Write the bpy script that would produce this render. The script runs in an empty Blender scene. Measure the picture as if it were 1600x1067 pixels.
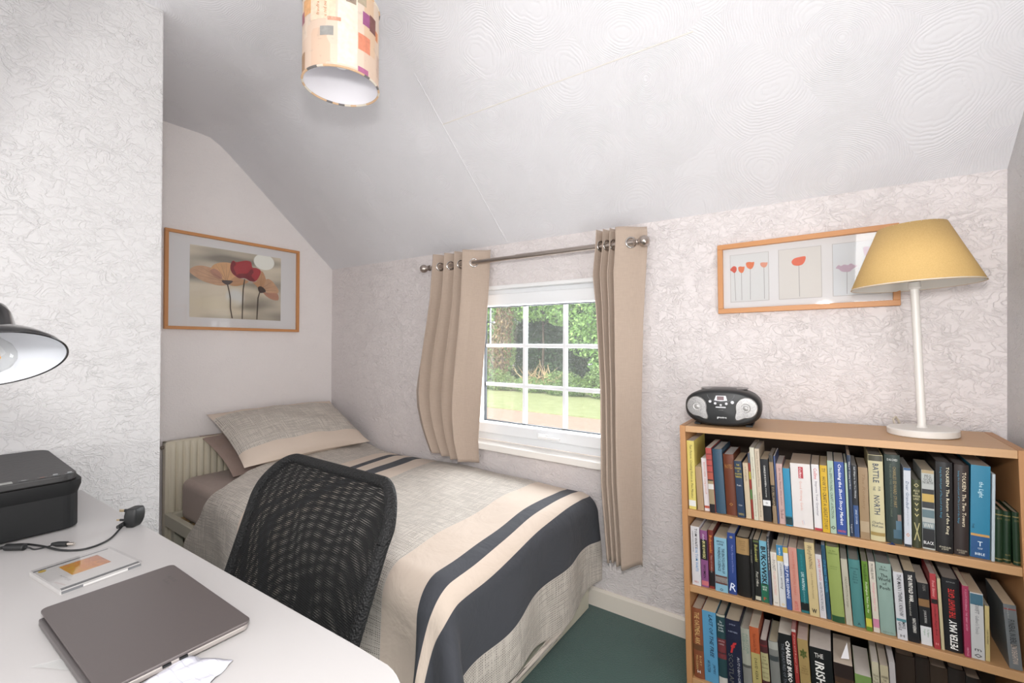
import bpy, math, random
from mathutils import Vector, Matrix
random.seed(7)
S = bpy.context.scene
COL = S.collection
PI = math.pi
R = math.radians

# ------------------------------------------------------------------ camera
cam_data = bpy.data.cameras.new('camera')
cam = bpy.data.objects.new('camera', cam_data)
COL.objects.link(cam)
cam_data.sensor_width = 36.0
cam_data.lens = 36.0 * 703.06 / 1600.0
cam_data.clip_start = 0.02
cam_data.clip_end = 300
def camera_matrix(loc, yaw, pitch, roll):
    fw = Vector((-math.sin(yaw)*math.cos(pitch), math.cos(yaw)*math.cos(pitch), math.sin(pitch)))
    rt = Vector((math.cos(yaw), math.sin(yaw), 0))
    up = rt.cross(fw)
    rt2 = rt*math.cos(roll) + up*math.sin(roll)
    up2 = -rt*math.sin(roll) + up*math.cos(roll)
    m = Matrix((rt2, up2, -fw)).transposed().to_4x4()
    m.translation = loc
    return m
CAM = Vector((2.9315, -1.93, 1.1988))
cam.matrix_world = camera_matrix(CAM, R(34.80), R(0.2495), R(0.3318))
S.camera = cam

# ------------------------------------------------------------------ world, lights, exposure
w = bpy.data.worlds.new('world'); S.world = w
w.use_nodes = True
bg = w.node_tree.nodes['Background']
sky = w.node_tree.nodes.new('ShaderNodeTexSky')
sky.sky_type = 'HOSEK_WILKIE'
sky.sun_direction = Vector((0.55, -0.35, 0.75)).normalized()
sky.turbidity = 6.0
skymix = w.node_tree.nodes.new('ShaderNodeMix'); skymix.data_type = 'RGBA'
skymix.inputs[0].default_value = 0.6
skymix.inputs[7].default_value = (0.95, 0.97, 1.0, 1)
w.node_tree.links.new(sky.outputs[0], skymix.inputs[6])
w.node_tree.links.new(skymix.outputs[2], bg.inputs[0])
bg.inputs[1].default_value = 2.6

def light(name, kind, loc, energy, color=(1, 1, 1), target=None, **kw):
    d = bpy.data.lights.new(name, kind); o = bpy.data.objects.new(name, d)
    COL.objects.link(o); o.location = loc; d.energy = energy; d.color = color
    for k, v in kw.items(): setattr(d, k, v)
    if target is not None:
        o.rotation_euler = (Vector(target) - Vector(loc)).to_track_quat('-Z', 'Y').to_euler()
    return o
light('sun', 'SUN', (0, 0, 10), 5.5, (1.0, 0.96, 0.88), target=(0.35, 2.2, 7.6), angle=R(3))
# the photographer's flash, just above the camera, then area lamps added as fill out of view
fl_loc = CAM + Vector((0.0, 0.0, 0.25))
def ray(u, v):
    m = cam.matrix_world.to_3x3()
    return (m @ Vector(((u-800)/703.06, (533.5-v)/703.06, -1))).normalized()
flash_aim = fl_loc + ray(940, 709)
light('flash', 'SPOT', fl_loc, 48, (1.0, 0.985, 0.97), target=flash_aim, spot_size=R(131), spot_blend=0.07, shadow_soft_size=0.055)
light('rear_fill', 'AREA', (2.4, -3.3, 0.98), 16, (1.0, 0.985, 0.975), target=(0.9, -0.5, 2.0), shape='RECTANGLE', size=1.6, size_y=0.8)  # added fill lamp behind the camera, lifts ceiling and alcove
light('rear_corner_fill', 'AREA', (1.5, -3.6, 1.3), 8, (1.0, 0.985, 0.975), target=(1.8, -0.5, 1.5), shape='RECTANGLE', size=0.9, size_y=1.4)  # second added fill, no real source in this corner
light('right_side_fill', 'AREA', (3.34, -1.15, 1.0), 11, (1.0, 0.985, 0.98), target=(0.0, -0.8, 1.7), shape='RECTANGLE', size=0.8, size_y=0.9)  # added fill from the right, aimed at the dim alcove
light('right_side_fill', 'AREA', (3.34, -2.2, 1.5), 25, (1.0, 0.985, 0.98), target=(0.0, -0.6, 1.6), shape='RECTANGLE', size=1.0, size_y=1.2)  # larger added fill beside the camera, also for the alcove
light('window_daylight', 'AREA', (1.72, 0.40, 1.10), 32, (0.93, 0.97, 1.0), target=(1.75, -1.0, 0.75), shape='RECTANGLE', size=0.9, size_y=0.8)
S.view_settings.view_transform = 'Standard'
S.view_settings.look = 'None'
S.view_settings.gamma = 1.0
S.view_settings.use_curve_mapping = False
S.view_settings.exposure = -0.02

# ------------------------------------------------------------------ mesh helpers
class MB:
    def __init__(s): s.v = []; s.f = []; s.mi = []; s.uv = None
    def add(s, vs, fs, m=0, M=None):
        n = len(s.v)
        for p in vs:
            p = Vector(p)
            s.v.append(tuple(M @ p) if M is not None else tuple(p))
        for f in fs: s.f.append(tuple(i+n for i in f)); s.mi.append(m)
        return s
    def box(s, a, b, m=0, M=None):
        x0, y0, z0 = a; x1, y1, z1 = b
        vs = [(x0,y0,z0),(x1,y0,z0),(x1,y1,z0),(x0,y1,z0),(x0,y0,z1),(x1,y0,z1),(x1,y1,z1),(x0,y1,z1)]
        fs = [(0,3,2,1),(4,5,6,7),(0,1,5,4),(1,2,6,5),(2,3,7,6),(3,0,4,7)]
        return s.add(vs, fs, m, M)
    def grid(s, fn, nu, nv, m=0, M=None, close_u=False):
        vs = []; fs = []
        for j in range(nv+1):
            for i in range(nu+1): vs.append(fn(i/nu, j/nv))
        for j in range(nv):
            for i in range(nu):
                a = j*(nu+1)+i; fs.append((a, a+1, a+nu+2, a+nu+1))
        return s.add(vs, fs, m, M)
    def prism(s, pts, h0, h1, m=0, M=None):
        """pts in xy, extruded z h0..h1"""
        n = len(pts)
        vs = [(p[0], p[1], h0) for p in pts] + [(p[0], p[1], h1) for p in pts]
        fs = [tuple(range(n-1, -1, -1)), tuple(range(n, 2*n))] + [(i, (i+1) % n, n+(i+1) % n, n+i) for i in range(n)]
        return s.add(vs, fs, m, M)
    def lathe(s, prof, n=32, m=0, M=None, cap=False):
        vs = []; fs = []; k = len(prof)
        for i in range(n):
            a = 2*PI*i/n
            for r, z in prof: vs.append((r*math.cos(a), r*math.sin(a), z))
        for i in range(n):
            j = (i+1) % n
            for q in range(k-1): fs.append((i*k+q, j*k+q, j*k+q+1, i*k+q+1))
        if cap:
            fs.append(tuple(i*k for i in range(n))[::-1]); fs.append(tuple(i*k+k-1 for i in range(n)))
        return s.add(vs, fs, m, M)
    def tube(s, pts, r, n=10, m=0, M=None, cap=True):
        pts = [Vector(p) for p in pts]; vs = []; fs = []
        prev = None
        for i, p in enumerate(pts):
            t = (pts[min(i+1, len(pts)-1)] - pts[max(i-1, 0)]).normalized()
            if prev is None:
                ax = t.orthogonal().normalized()
            else:
                ax = (prev - t*prev.dot(t)).normalized()
            prev = ax; bx = t.cross(ax)
            rr = r[i] if isinstance(r, (list, tuple)) else r
            for q in range(n):
                a = 2*PI*q/n; vs.append(p + ax*rr*math.cos(a) + bx*rr*math.sin(a))
        for i in range(len(pts)-1):
            for q in range(n):
                q2 = (q+1) % n
                fs.append((i*n+q, i*n+q2, (i+1)*n+q2, (i+1)*n+q))
        if cap:
            fs.append(tuple(range(n))[::-1]); fs.append(tuple((len(pts)-1)*n+q for q in range(n)))
        return s.add(vs, fs, m, M)
    def build(s, name, mats, parent=None, bevel=0, smooth=None, seg=2, subsurf=0, solid=0, M=None):
        me = bpy.data.meshes.new(name)
        me.from_pydata(s.v, [], s.f); me.update()
        if not isinstance(mats, (list, tuple)): mats = [mats]
        for m in mats: me.materials.append(m)
        if len(mats) > 1: me.polygons.foreach_set('material_index', s.mi)
        if s.uv:
            l = me.uv_layers.new(name='UVMap')
            for lp in me.loops: l.data[lp.index].uv = s.uv[lp.vertex_index]
        if smooth is not None:
            me.polygons.foreach_set('use_smooth', [True]*len(me.polygons))
            if smooth < 179: me.set_sharp_from_angle(angle=R(smooth))
        o = bpy.data.objects.new(name, me); COL.objects.link(o)
        if parent is not None: o.parent = parent
        if M is not None: o.matrix_local = M
        if solid:
            md = o.modifiers.new('solid', 'SOLIDIFY'); md.thickness = solid; md.offset = 0
        if bevel:
            md = o.modifiers.new('bevel', 'BEVEL'); md.width = bevel; md.segments = seg; md.limit_method = 'ANGLE'; md.angle_limit = R(35)
            md.harden_normals = False
        if subsurf:
            md = o.modifiers.new('sub', 'SUBSURF'); md.levels = subsurf; md.render_levels = subsurf
        return o

def thing(name, label, cat, loc=(0, 0, 0), rot=(0, 0, 0), group=None):
    o = bpy.data.objects.new(name, None); COL.objects.link(o)
    o.location = loc; o.rotation_euler = rot; o.empty_display_size = 0.05
    o['label'] = label; o['category'] = cat
    if group: o['group'] = group
    return o
def tag(o, label, cat, group=None, kind=None):
    o['label'] = label; o['category'] = cat
    if group: o['group'] = group
    if kind: o['kind'] = kind
    return o
def struct(o, label=None):
    o['kind'] = 'structure'
    if label: o['label'] = label
    return o
def T(x=0, y=0, z=0): return Matrix.Translation((x, y, z))
def RX(a): return Matrix.Rotation(R(a), 4, 'X')
def RY(a): return Matrix.Rotation(R(a), 4, 'Y')
def RZ(a): return Matrix.Rotation(R(a), 4, 'Z')
def lerp(a, b, t): return a+(b-a)*t
def sm(t): t = max(0, min(1, t)); return t*t*(3-2*t)
def interp(tab, x):
    if x <= tab[0][0]: return tab[0][1]
    for (a, b), (c, d) in zip(tab, tab[1:]):
        if x <= c: return lerp(b, d, (x-a)/(c-a))
    return tab[-1][1]
def rrect(w, h, r, n=6, cx=0, cy=0):
    pts = []
    for k, (sx, sy) in enumerate([(1, 1), (-1, 1), (-1, -1), (1, -1)]):
        for i in range(n+1):
            a = PI/2*k + PI/2*i/n
            pts.append((cx+sx*(w/2-r)+r*math.cos(a), cy+sy*(h/2-r)+r*math.sin(a)))
    return pts

# ------------------------------------------------------------------ material helpers
def srgb(c):
    if isinstance(c, str):
        c = [int(c[i:i+2], 16)/255 for i in (0, 2, 4)]
    return tuple((x/12.92 if x <= 0.04045 else ((x+0.055)/1.055)**2.4) for x in c)
_m = {}
def mat(name, color, rough=0.6, metal=0.0, spec=0.5, coat=0.0, noise=0.0, nscale=40, bump=0.0, bscale=200, alpha=1.0):
    key = name
    if key in _m: return _m[key]
    m = bpy.data.materials.new(name); m.use_nodes = True; _m[key] = m
    nt = m.node_tree; b = nt.nodes['Principled BSDF']
    c = srgb(color); b.inputs['Base Color'].default_value = (*c, 1)
    b.inputs['Roughness'].default_value = rough; b.inputs['Metallic'].default_value = metal
    b.inputs['Specular IOR Level'].default_value = spec; b.inputs['Coat Weight'].default_value = coat
    b.inputs['Alpha'].default_value = alpha
    if noise:
        tc = nt.nodes.new('ShaderNodeTexCoord'); n = nt.nodes.new('ShaderNodeTexNoise'); n.inputs['Scale'].default_value = nscale
        n.inputs['Detail'].default_value = 4
        nt.links.new(tc.outputs['Object'], n.inputs['Vector'])
        mx = nt.nodes.new('ShaderNodeMix'); mx.data_type = 'RGBA'
        mx.inputs[6].default_value = (*[x*(1-noise) for x in c], 1); mx.inputs[7].default_value = (*[min(1, x*(1+noise)) for x in c], 1)
        nt.links.new(n.outputs['Fac'], mx.inputs[0]); nt.links.new(mx.outputs[2], b.inputs['Base Color'])
    if bump:
        tc = nt.nodes.new('ShaderNodeTexCoord'); n = nt.nodes.new('ShaderNodeTexNoise'); n.inputs['Scale'].default_value = bscale
        nt.links.new(tc.outputs['Object'], n.inputs['Vector'])
        bp = nt.nodes.new('ShaderNodeBump'); bp.inputs['Strength'].default_value = bump; bp.inputs['Distance'].default_value = 0.002
        nt.links.new(n.outputs['Fac'], bp.inputs['Height']); nt.links.new(bp.outputs[0], b.inputs['Normal'])
    return m
class NT:
    """tiny node builder"""
    def __init__(s, name, rough=0.6):
        s.m = bpy.data.materials.new(name); s.m.use_nodes = True; s.nt = s.m.node_tree; s.b = s.nt.nodes['Principled BSDF']
        s.b.inputs['Roughness'].default_value = rough; _m[name] = s.m
    def n(s, t, **kw):
        x = s.nt.nodes.new(t)
        for k, v in kw.items(): setattr(x, k, v)
        return x
    def l(s, a, b): s.nt.links.new(a, b)
    def math(s, op, a, b=None, c=None):
        x = s.n('ShaderNodeMath', operation=op)
        for i, q in enumerate((a, b, c)):
            if q is None: continue
            if isinstance(q, (int, float)): x.inputs[i].default_value = q
            else: s.l(q, x.inputs[i])
        return x.outputs[0]
    def mix(s, f, a, b):
        x = s.n('ShaderNodeMix', data_type='RGBA')
        for i, q in ((0, f), (6, a), (7, b)):
            if isinstance(q, (int, float)): x.inputs[i].default_value = q
            elif isinstance(q, tuple): x.inputs[i].default_value = (*q, 1)
            else: s.l(q, x.inputs[i])
        return x.outputs[2]
    def tex(s, kind, vec, **kw):
        x = s.n(kind)
        for k, v in kw.items():
            if k in ('feature', 'distance', 'wave_type', 'bands_direction', 'noise_dimensions', 'voronoi_dimensions'): setattr(x, k, v)
            else: x.inputs[k].default_value = v
        s.l(vec, x.inputs['Vector']); return x
    def bump(s, h, strength, dist):
        x = s.n('ShaderNodeBump'); x.inputs['Strength'].default_value = strength; x.inputs['Distance'].default_value = dist
        s.l(h, x.inputs['Height']); s.l(x.outputs[0], s.b.inputs['Normal'])
    def color(s, c):
        if isinstance(c, tuple): s.b.inputs['Base Color'].default_value = (*c, 1)
        else: s.l(c, s.b.inputs['Base Color'])

def wall_material(name, col, warp=1.0, depth=0.004, scale=20):
    """short broken ridges of stippled plaster over a soft uneven base"""
    q = NT(name, 0.75)
    tc = q.n('ShaderNodeTexCoord').outputs['Object']
    mp = q.n('ShaderNodeMapping'); mp.inputs['Scale'].default_value = (1, 1, 1.35); q.l(tc, mp.inputs['Vector'])
    def ridge(sc, width, dist):
        n = q.tex('ShaderNodeTexNoise', mp.outputs[0], Scale=sc, Detail=3.0, Distortion=dist, Roughness=0.55)
        d = q.math('ABSOLUTE', q.math('SUBTRACT', n.outputs['Fac'], 0.5))
        return q.math('MAXIMUM', q.math('SUBTRACT', 1.0, q.math('MULTIPLY', d, width)), 0.0)
    n2 = q.tex('ShaderNodeTexNoise', tc, Scale=11.0, Detail=3.0)
    msk = q.math('MINIMUM', q.math('MAXIMUM', q.math('MULTIPLY', q.math('SUBTRACT', n2.outputs['Fac'], 0.40), 5.0), 0.0), 1.0)
    n5 = q.tex('ShaderNodeTexNoise', tc, Scale=17.0, Detail=2.0)
    plate = q.math('GREATER_THAN', n5.outputs['Fac'], 0.5)
    r1 = q.math('MULTIPLY', ridge(scale*1.0, 26.0, 1.3), msk); r2 = q.math('MULTIPLY', ridge(scale*1.9, 16.0, 0.9), 0.6)
    n3 = q.tex('ShaderNodeTexNoise', mp.outputs[0], Scale=scale*3.5, Detail=4.0, Distortion=0.6)
    h = q.math('ADD', q.math('ADD', r1, r2), q.math('MULTIPLY', n3.outputs['Fac'], 0.8))
    q.bump(h, 0.62*warp, depth)
    n4 = q.tex('ShaderNodeTexNoise', tc, Scale=1.3, Detail=2.0)
    c = srgb(col)
    q.color(q.mix(n4.outputs['Fac'], tuple(x*0.975 for x in c), tuple(min(1, x*1.02) for x in c)))
    return q.m
def ceiling_material(name, col):
    q = NT(name, 0.7)
    tc = q.n('ShaderNodeTexCoord').outputs['Object']
    n1 = q.tex('ShaderNodeTexNoise', tc, Scale=2.2, Detail=2.0)
    add = q.n('ShaderNodeVectorMath', operation='MULTIPLY_ADD')
    q.l(n1.outputs['Color'], add.inputs[0]); add.inputs[1].default_value = (0.20, 0.20, 0.20); q.l(tc, add.inputs[2])
    v = q.tex('ShaderNodeTexVoronoi', add.outputs[0], Scale=3.6, feature='F1')
    n2 = q.tex('ShaderNodeTexNoise', tc, Scale=25.0, Detail=3.0)
    ph = q.math('ADD', q.math('MULTIPLY', v.outputs['Distance'], 165.0), q.math('MULTIPLY', n2.outputs['Fac'], 6.0))
    rings = q.math('ABSOLUTE', q.math('SINE', ph))
    n3 = q.tex('ShaderNodeTexNoise', tc, Scale=8.0, Detail=3.0)
    msk = q.math('ADD', q.math('MAXIMUM', q.math('MULTIPLY', q.math('SUBTRACT', n3.outputs['Fac'], 0.30), 1.0), 0.0), 0.35)
    h = q.math('ADD', q.math('MULTIPLY', rings, q.math('MINIMUM', msk, 1.0)), q.math('MULTIPLY', n2.outputs['Fac'], 0.6))
    q.bump(h, 0.42, 0.0036)
    n4 = q.tex('ShaderNodeTexNoise', tc, Scale=1.0, Detail=2.0)
    c = srgb(col)
    q.color(q.mix(n4.outputs['Fac'], tuple(x*0.97 for x in c), tuple(min(1, x*1.02) for x in c)))
    return q.m
def wood_material(name, c1, c2, axis=0, scale=1.0):
    q = NT(name, 0.45)
    tc = q.n('ShaderNodeTexCoord').outputs['Object']
    mp = q.n('ShaderNodeMapping')
    sc = [60*scale]*3; sc[axis] = 3.0*scale; mp.inputs['Scale'].default_value = sc
    q.l(tc, mp.inputs['Vector'])
    n = q.tex('ShaderNodeTexNoise', mp.outputs[0], Scale=2.0, Detail=5.0, Roughness=0.6)
    n2 = q.tex('ShaderNodeTexNoise', tc, Scale=4.0, Detail=2.0)
    f = q.math('ADD', q.math('MULTIPLY', n.outputs['Fac'], 0.75), q.math('MULTIPLY', n2.outputs['Fac'], 0.25))
    q.color(q.mix(f, srgb(c1), srgb(c2)))
    return q.m

WALL = wall_material('painted_textured_plaster', 'e4dddc', depth=0.0052, scale=14)
WALLB = wall_material('painted_coarse_plaster_dimmed', 'cfcdcd', warp=1.0, depth=0.0034, scale=13)  # same paint, tone lowered to offset strong light on these walls
WALLS = wall_material('painted_smoother_plaster_brightened', 'f0eae8', depth=0.0018, scale=22)  # same paint, tone raised to make up for weak light in the recess
CEIL = ceiling_material('combed_artex_ceiling', 'e1e0e3')
WHITE = mat('white_gloss_paint', 'eeeeee', 0.35)
UPVC = mat('white_upvc', 'eef0f2', 0.3)
SILL = mat('cream_window_board', 'f0ece6', 0.4)
SKIRT = mat('cream_gloss_paint', 'e4dcd0', 0.4)
BEECH = wood_material('beech_veneer_long', 'b48b62', 'c79f76', 0)
BEECHV = wood_material('beech_veneer_upright', 'a9794d', 'bd8c5f', 2)
BEECHF = wood_material('beech_shelf_edge', 'ad8459', 'bf956a', 0)
PINE = wood_material('frame_wood', 'c08350', 'cf9560', 0)
PINEV = wood_material('frame_wood_upright', 'c08350', 'cf9560', 2)
BLACKP = mat('black_plastic', '1d1e1f', 0.45, noise=0.05)
BLACKM = mat('matt_black_plastic', '17181a', 0.6)
CHROME = mat('brushed_nickel', 'b5aaa2', 0.28, 1.0)
SILVER = mat('silver_plastic', 'b4b2b0', 0.35, 0.4)

def thin_glass(name, col=(1, 1, 1), haze=0.0, edge=0.75):
    g = bpy.data.materials.new(name); g.use_nodes = True; nt = g.node_tree; nt.nodes.clear()
    out = nt.nodes.new('ShaderNodeOutputMaterial'); tr = nt.nodes.new('ShaderNodeBsdfTransparent'); tr.inputs[0].default_value = (*col, 1)
    gl = nt.nodes.new('ShaderNodeBsdfGlossy'); gl.inputs['Roughness'].default_value = 0.03
    lw = nt.nodes.new('ShaderNodeLayerWeight'); lw.inputs[0].default_value = 0.5
    pw_ = nt.nodes.new('ShaderNodeMath'); pw_.operation = 'POWER'; nt.links.new(lw.outputs['Facing'], pw_.inputs[0]); pw_.inputs[1].default_value = 4.5
    ma = nt.nodes.new('ShaderNodeMath'); ma.operation = 'MULTIPLY_ADD'; nt.links.new(pw_.outputs[0], ma.inputs[0]); ma.inputs[1].default_value = edge; ma.inputs[2].default_value = 0.035
    mx = nt.nodes.new('ShaderNodeMixShader'); nt.links.new(ma.outputs[0], mx.inputs[0]); nt.links.new(tr.outputs[0], mx.inputs[1]); nt.links.new(gl.outputs[0], mx.inputs[2])
    df = nt.nodes.new('ShaderNodeBsdfDiffuse'); df.inputs[0].default_value = (0.9, 0.94, 0.92, 1); mx2 = nt.nodes.new('ShaderNodeMixShader'); mx2.inputs[0].default_value = haze
    nt.links.new(mx.outputs[0], mx2.inputs[1]); nt.links.new(df.outputs[0], mx2.inputs[2]); nt.links.new(mx2.outputs[0], out.inputs[0])
    return g
def clear_glass(name, col=(1, 1, 1), spec=1.45): return thin_glass(name, col)
# ------------------------------------------------------------------ room shell
XR, ZK, ZC, YK = 3.375, 1.725, 2.388, -0.744
YB = -3.9
OX0, OX1, OZ0, OZ1 = 1.262, 2.19, 0.622, 1.508
m = MB()
for a, b in (((-0.1, 0, 0), (OX0, 0.132, 2.5)), ((OX1, 0, 0), (XR+0.1, 0.132, 2.5)), ((OX0, 0, 0), (OX1, 0.132, OZ0)), ((OX0, 0, OZ1), (OX1, 0.132, 2.5))):
    m.box(a, b)
struct(m.build('wall_window', WALL))
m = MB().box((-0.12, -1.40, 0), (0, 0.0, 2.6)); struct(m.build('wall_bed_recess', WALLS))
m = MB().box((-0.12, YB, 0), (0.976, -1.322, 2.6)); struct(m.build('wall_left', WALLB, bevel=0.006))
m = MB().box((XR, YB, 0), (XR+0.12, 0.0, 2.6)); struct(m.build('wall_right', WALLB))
m = MB().box((0.976, YB-0.12, 0), (XR, YB, 2.6)); struct(m.build('wall_back', WALL))
# ceiling: flat part, rounded crease, slope down to the window wall
prof = [(YB, ZC), (YK-0.10, ZC), (YK-0.05, ZC-0.004), (YK, ZC-0.030), (YK+0.05, ZC-0.066)]
k = (ZC-ZK)/(0-YK)
prof += [(YK+0.08, ZC-0.066-(0.03*k)), (0.0, ZK)]
m = MB()
vs = []; fs = []
for y, z in prof: vs += [(-0.1, y, z), (XR+0.1, y, z), (-0.1, y, z+0.12), (XR+0.1, y, z+0.12)]
for i in range(len(prof)-1):
    a = i*4; b = a+4
    fs += [(a, b, b+1, a+1), (a+2, a+3, b+3, b+2), (a, a+2, b+2, b), (a+1, b+1, b+3, a+3)]
fs += [(0, 1, 3, 2), (len(vs)-4, len(vs)-2, len(vs)-1, len(vs)-3)]
m.add(vs, fs); struct(m.build('ceiling', CEIL, smooth=30))
# filled board joints that show as raised lines in the artex
jm = MB()
def slope_z(y): return ZC-0.066-0.03*k - (y-(YK+0.08))*((ZC-0.066-0.03*k-ZK)/(-(YK+0.08)))
jm.add([(1.553, YK+0.08, slope_z(YK+0.08)+0.001), (1.565, YK+0.08, slope_z(YK+0.08)+0.001), (1.559, YK+0.08, slope_z(YK+0.08)-0.002),
        (1.553, -0.005, slope_z(-0.005)+0.001), (1.565, -0.005, slope_z(-0.005)+0.001), (1.559, -0.005, slope_z(-0.005)-0.002)],
       [(0, 3, 5, 2), (2, 5, 4, 1)])
struct(jm.build('trim_1', CEIL))
jm = MB(); yj = -0.50
jm.add([(1.559, yj, slope_z(yj)+0.0008), (1.559, yj+0.003, slope_z(yj+0.003)-0.0012), (1.559, yj+0.006, slope_z(yj+0.006)+0.0008),
        (2.6, yj, slope_z(yj)+0.0008), (2.6, yj+0.003, slope_z(yj+0.003)-0.0012), (2.6, yj+0.006, slope_z(yj+0.006)+0.0008)], [(0, 1, 4, 3), (1, 2, 5, 4)])
struct(jm.build('trim_2', mat('yellowed_joint', 'ddd9d3', 0.8)))
# carpet floor
q = NT('dark_green_carpet', 0.95)
tc = q.n('ShaderNodeTexCoord').outputs['Object']
a = q.tex('ShaderNodeTexNoise', tc, Scale=260.0, Detail=3.0); b2 = q.tex('ShaderNodeTexNoise', tc, Scale=6.0, Detail=3.0)
f = q.math('ADD', q.math('MULTIPLY', a.outputs['Fac'], 0.6), q.math('MULTIPLY', b2.outputs['Fac'], 0.4))
q.color(q.mix(f, srgb('18332e'), srgb('3c655c')))
q.bump(a.outputs['Fac'], 0.8, 0.004); q.b.inputs['Sheen Weight'].default_value = 0.3
m = MB().box((-0.12, YB, -0.1), (XR+0.12, 0.132, 0)); struct(m.build('floor', q.m))
m = MB().prism([(0, 0), (0, 0.072), (-0.006, 0.082), (-0.014, 0.082), (-0.016, 0.07), (-0.016, 0)], 0, 1.0)
# profile extruded along x
def skirting(name, x0, x1):
    pr = [(0.0, 0.0), (0.0, 0.080), (-0.006, 0.080), (-0.013, 0.070), (-0.015, 0.0)]
    vs = [(x0, y, z) for y, z in pr] + [(x1, y, z) for y, z in pr]; n = len(pr)
    fs = [tuple(range(n)), tuple(range(2*n-1, n-1, -1))] + [(i, n+i, n+(i+1) % n, (i+1) % n) for i in range(n)]
    return struct(MB().add(vs, fs).build(name, SKIRT))
skirting('baseboard_window', 0.0, XR)
o = struct(MB().box((XR-0.014, YB, 0), (XR, -0.016, 0.08)).build('baseboard_right', SKIRT, bevel=0.003))

# ------------------------------------------------------------------ window
def frame_ring(m, x0, x1, z0, z1, wl, wr, wb, wt, y0, y1):
    m.box((x0, y0, z0), (x0+wl, y1, z1)); m.box((x1-wr, y0, z0), (x1, y1, z1))
    m.box((x0+wl, y0, z0), (x1-wr, y1, z0+wb)); m.box((x0+wl, y0, z1-wt), (x1-wr, y1, z1))
m = MB(); frame_ring(m, OX0, OX1, 0.665, OZ1, 0.035, 0.035, 0.045, 0.045, 0.055, 0.125)
win = struct(m.build('window_1', UPVC, bevel=0.004))
GX0, GX1, GZ0, GZ1 = 1.336, 2.115, 0.762, 1.404
m = MB(); frame_ring(m, OX0+0.030, OX1-0.030, 0.705, OZ1-0.040, GX0-OX0-0.030, OX1-0.030-GX1, GZ0-0.705, OZ1-0.040-GZ1, 0.035, 0.10)
m.build('sash', UPVC, win, bevel=0.006, seg=3)
m = MB(); frame_ring(m, GX0-0.004, GX1+0.004, GZ0-0.004, GZ1+0.004, 0.008, 0.008, 0.008, 0.008, 0.092, 0.112)
m.build('glazing_seal', mat('black_rubber_gasket', '33373b', 0.7), win)
bars = MB()
for xb in (1.602, 1.846): bars.box((xb-0.010, 0.098, GZ0), (xb+0.010, 0.122, GZ1))
bars.build('glazing_bar', UPVC, win, bevel=0.004)
bars = MB()
for zb in (1.187, 0.968): bars.box((GX0, 0.099, zb-0.010), (GX1, 0.121, zb+0.010))
bars.build('glazing_bar', UPVC, win, bevel=0.004)
g = thin_glass('window_glass', haze=0.06)
MB().box((GX0, 0.1085, GZ0), (GX1, 0.1115, GZ1)).build('pane', g, win)
GLASS = clear_glass('clear_glass')
# handle on the lower sash rail
hd = MB().box((1.735, 0.022, 0.716), (1.785, 0.036, 0.742)); hd.box((1.752, 0.008, 0.722), (1.768, 0.024, 0.736))
hd.box((1.748, 0.004, 0.722), (1.868, 0.014, 0.736)); hd.build('window_handle', mat('white_handle', 'f4f4f4', 0.3), win, bevel=0.003)
st = MB().box((1.352, 0.114, 1.18), (1.360, 0.120, 1.41)); st.box((1.340, 0.112, 1.315), (1.385, 0.122, 1.322))
st.build('window_stay', mat('steel_stay', '9aa0a0', 0.4, 0.8), win)
# inner trim over the window
struct(MB().box((OX0-0.0, 0.0, OZ1-0.018), (OX1, 0.055, OZ1+0.001)).build('trim_3', WHITE, bevel=0.004))
# interior window board
struct(MB().box((OX0-0.03, -0.045, 0.632), (OX1+0.03, -0.0005, 0.665)).box((OX0+0.0005, -0.001, 0.6225), (OX1-0.0005, 0.056, 0.665)).build('window_sill', SILL, bevel=0.003))
_sill = bpy.data.objects['window_sill']; _sill.name = 'trim_4'

# ------------------------------------------------------------------ curtains and rod
def cloth_mat(name, col, scale=900, stripes=0.05):
    q = NT(name, 0.9)
    tc = q.n('ShaderNodeTexCoord').outputs['Object']
    mp = q.n('ShaderNodeMapping'); mp.inputs['Scale'].default_value = (1, 1, 0.08); q.l(tc, mp.inputs['Vector'])
    a = q.tex('ShaderNodeTexNoise', mp.outputs[0], Scale=420.0, Detail=2.0)
    mp2 = q.n('ShaderNodeMapping'); mp2.inputs['Scale'].default_value = (0.08, 0.08, 1); q.l(tc, mp2.inputs['Vector'])
    b = q.tex('ShaderNodeTexNoise', mp2.outputs[0], Scale=420.0, Detail=2.0)
    f = q.math('MULTIPLY', q.math('ADD', a.outputs['Fac'], b.outputs['Fac']), 0.5)
    c = srgb(col); q.color(q.mix(f, tuple(x*0.86 for x in c), tuple(min(1, x*1.14) for x in c)))
    q.bump(f, 0.25, 0.001); q.b.inputs['Sheen Weight'].default_value = 0.1
    return q.m
CURT = cloth_mat('oatmeal_linen', 'b5a394')
RODY, RODZ = -0.090, 1.627
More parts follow.
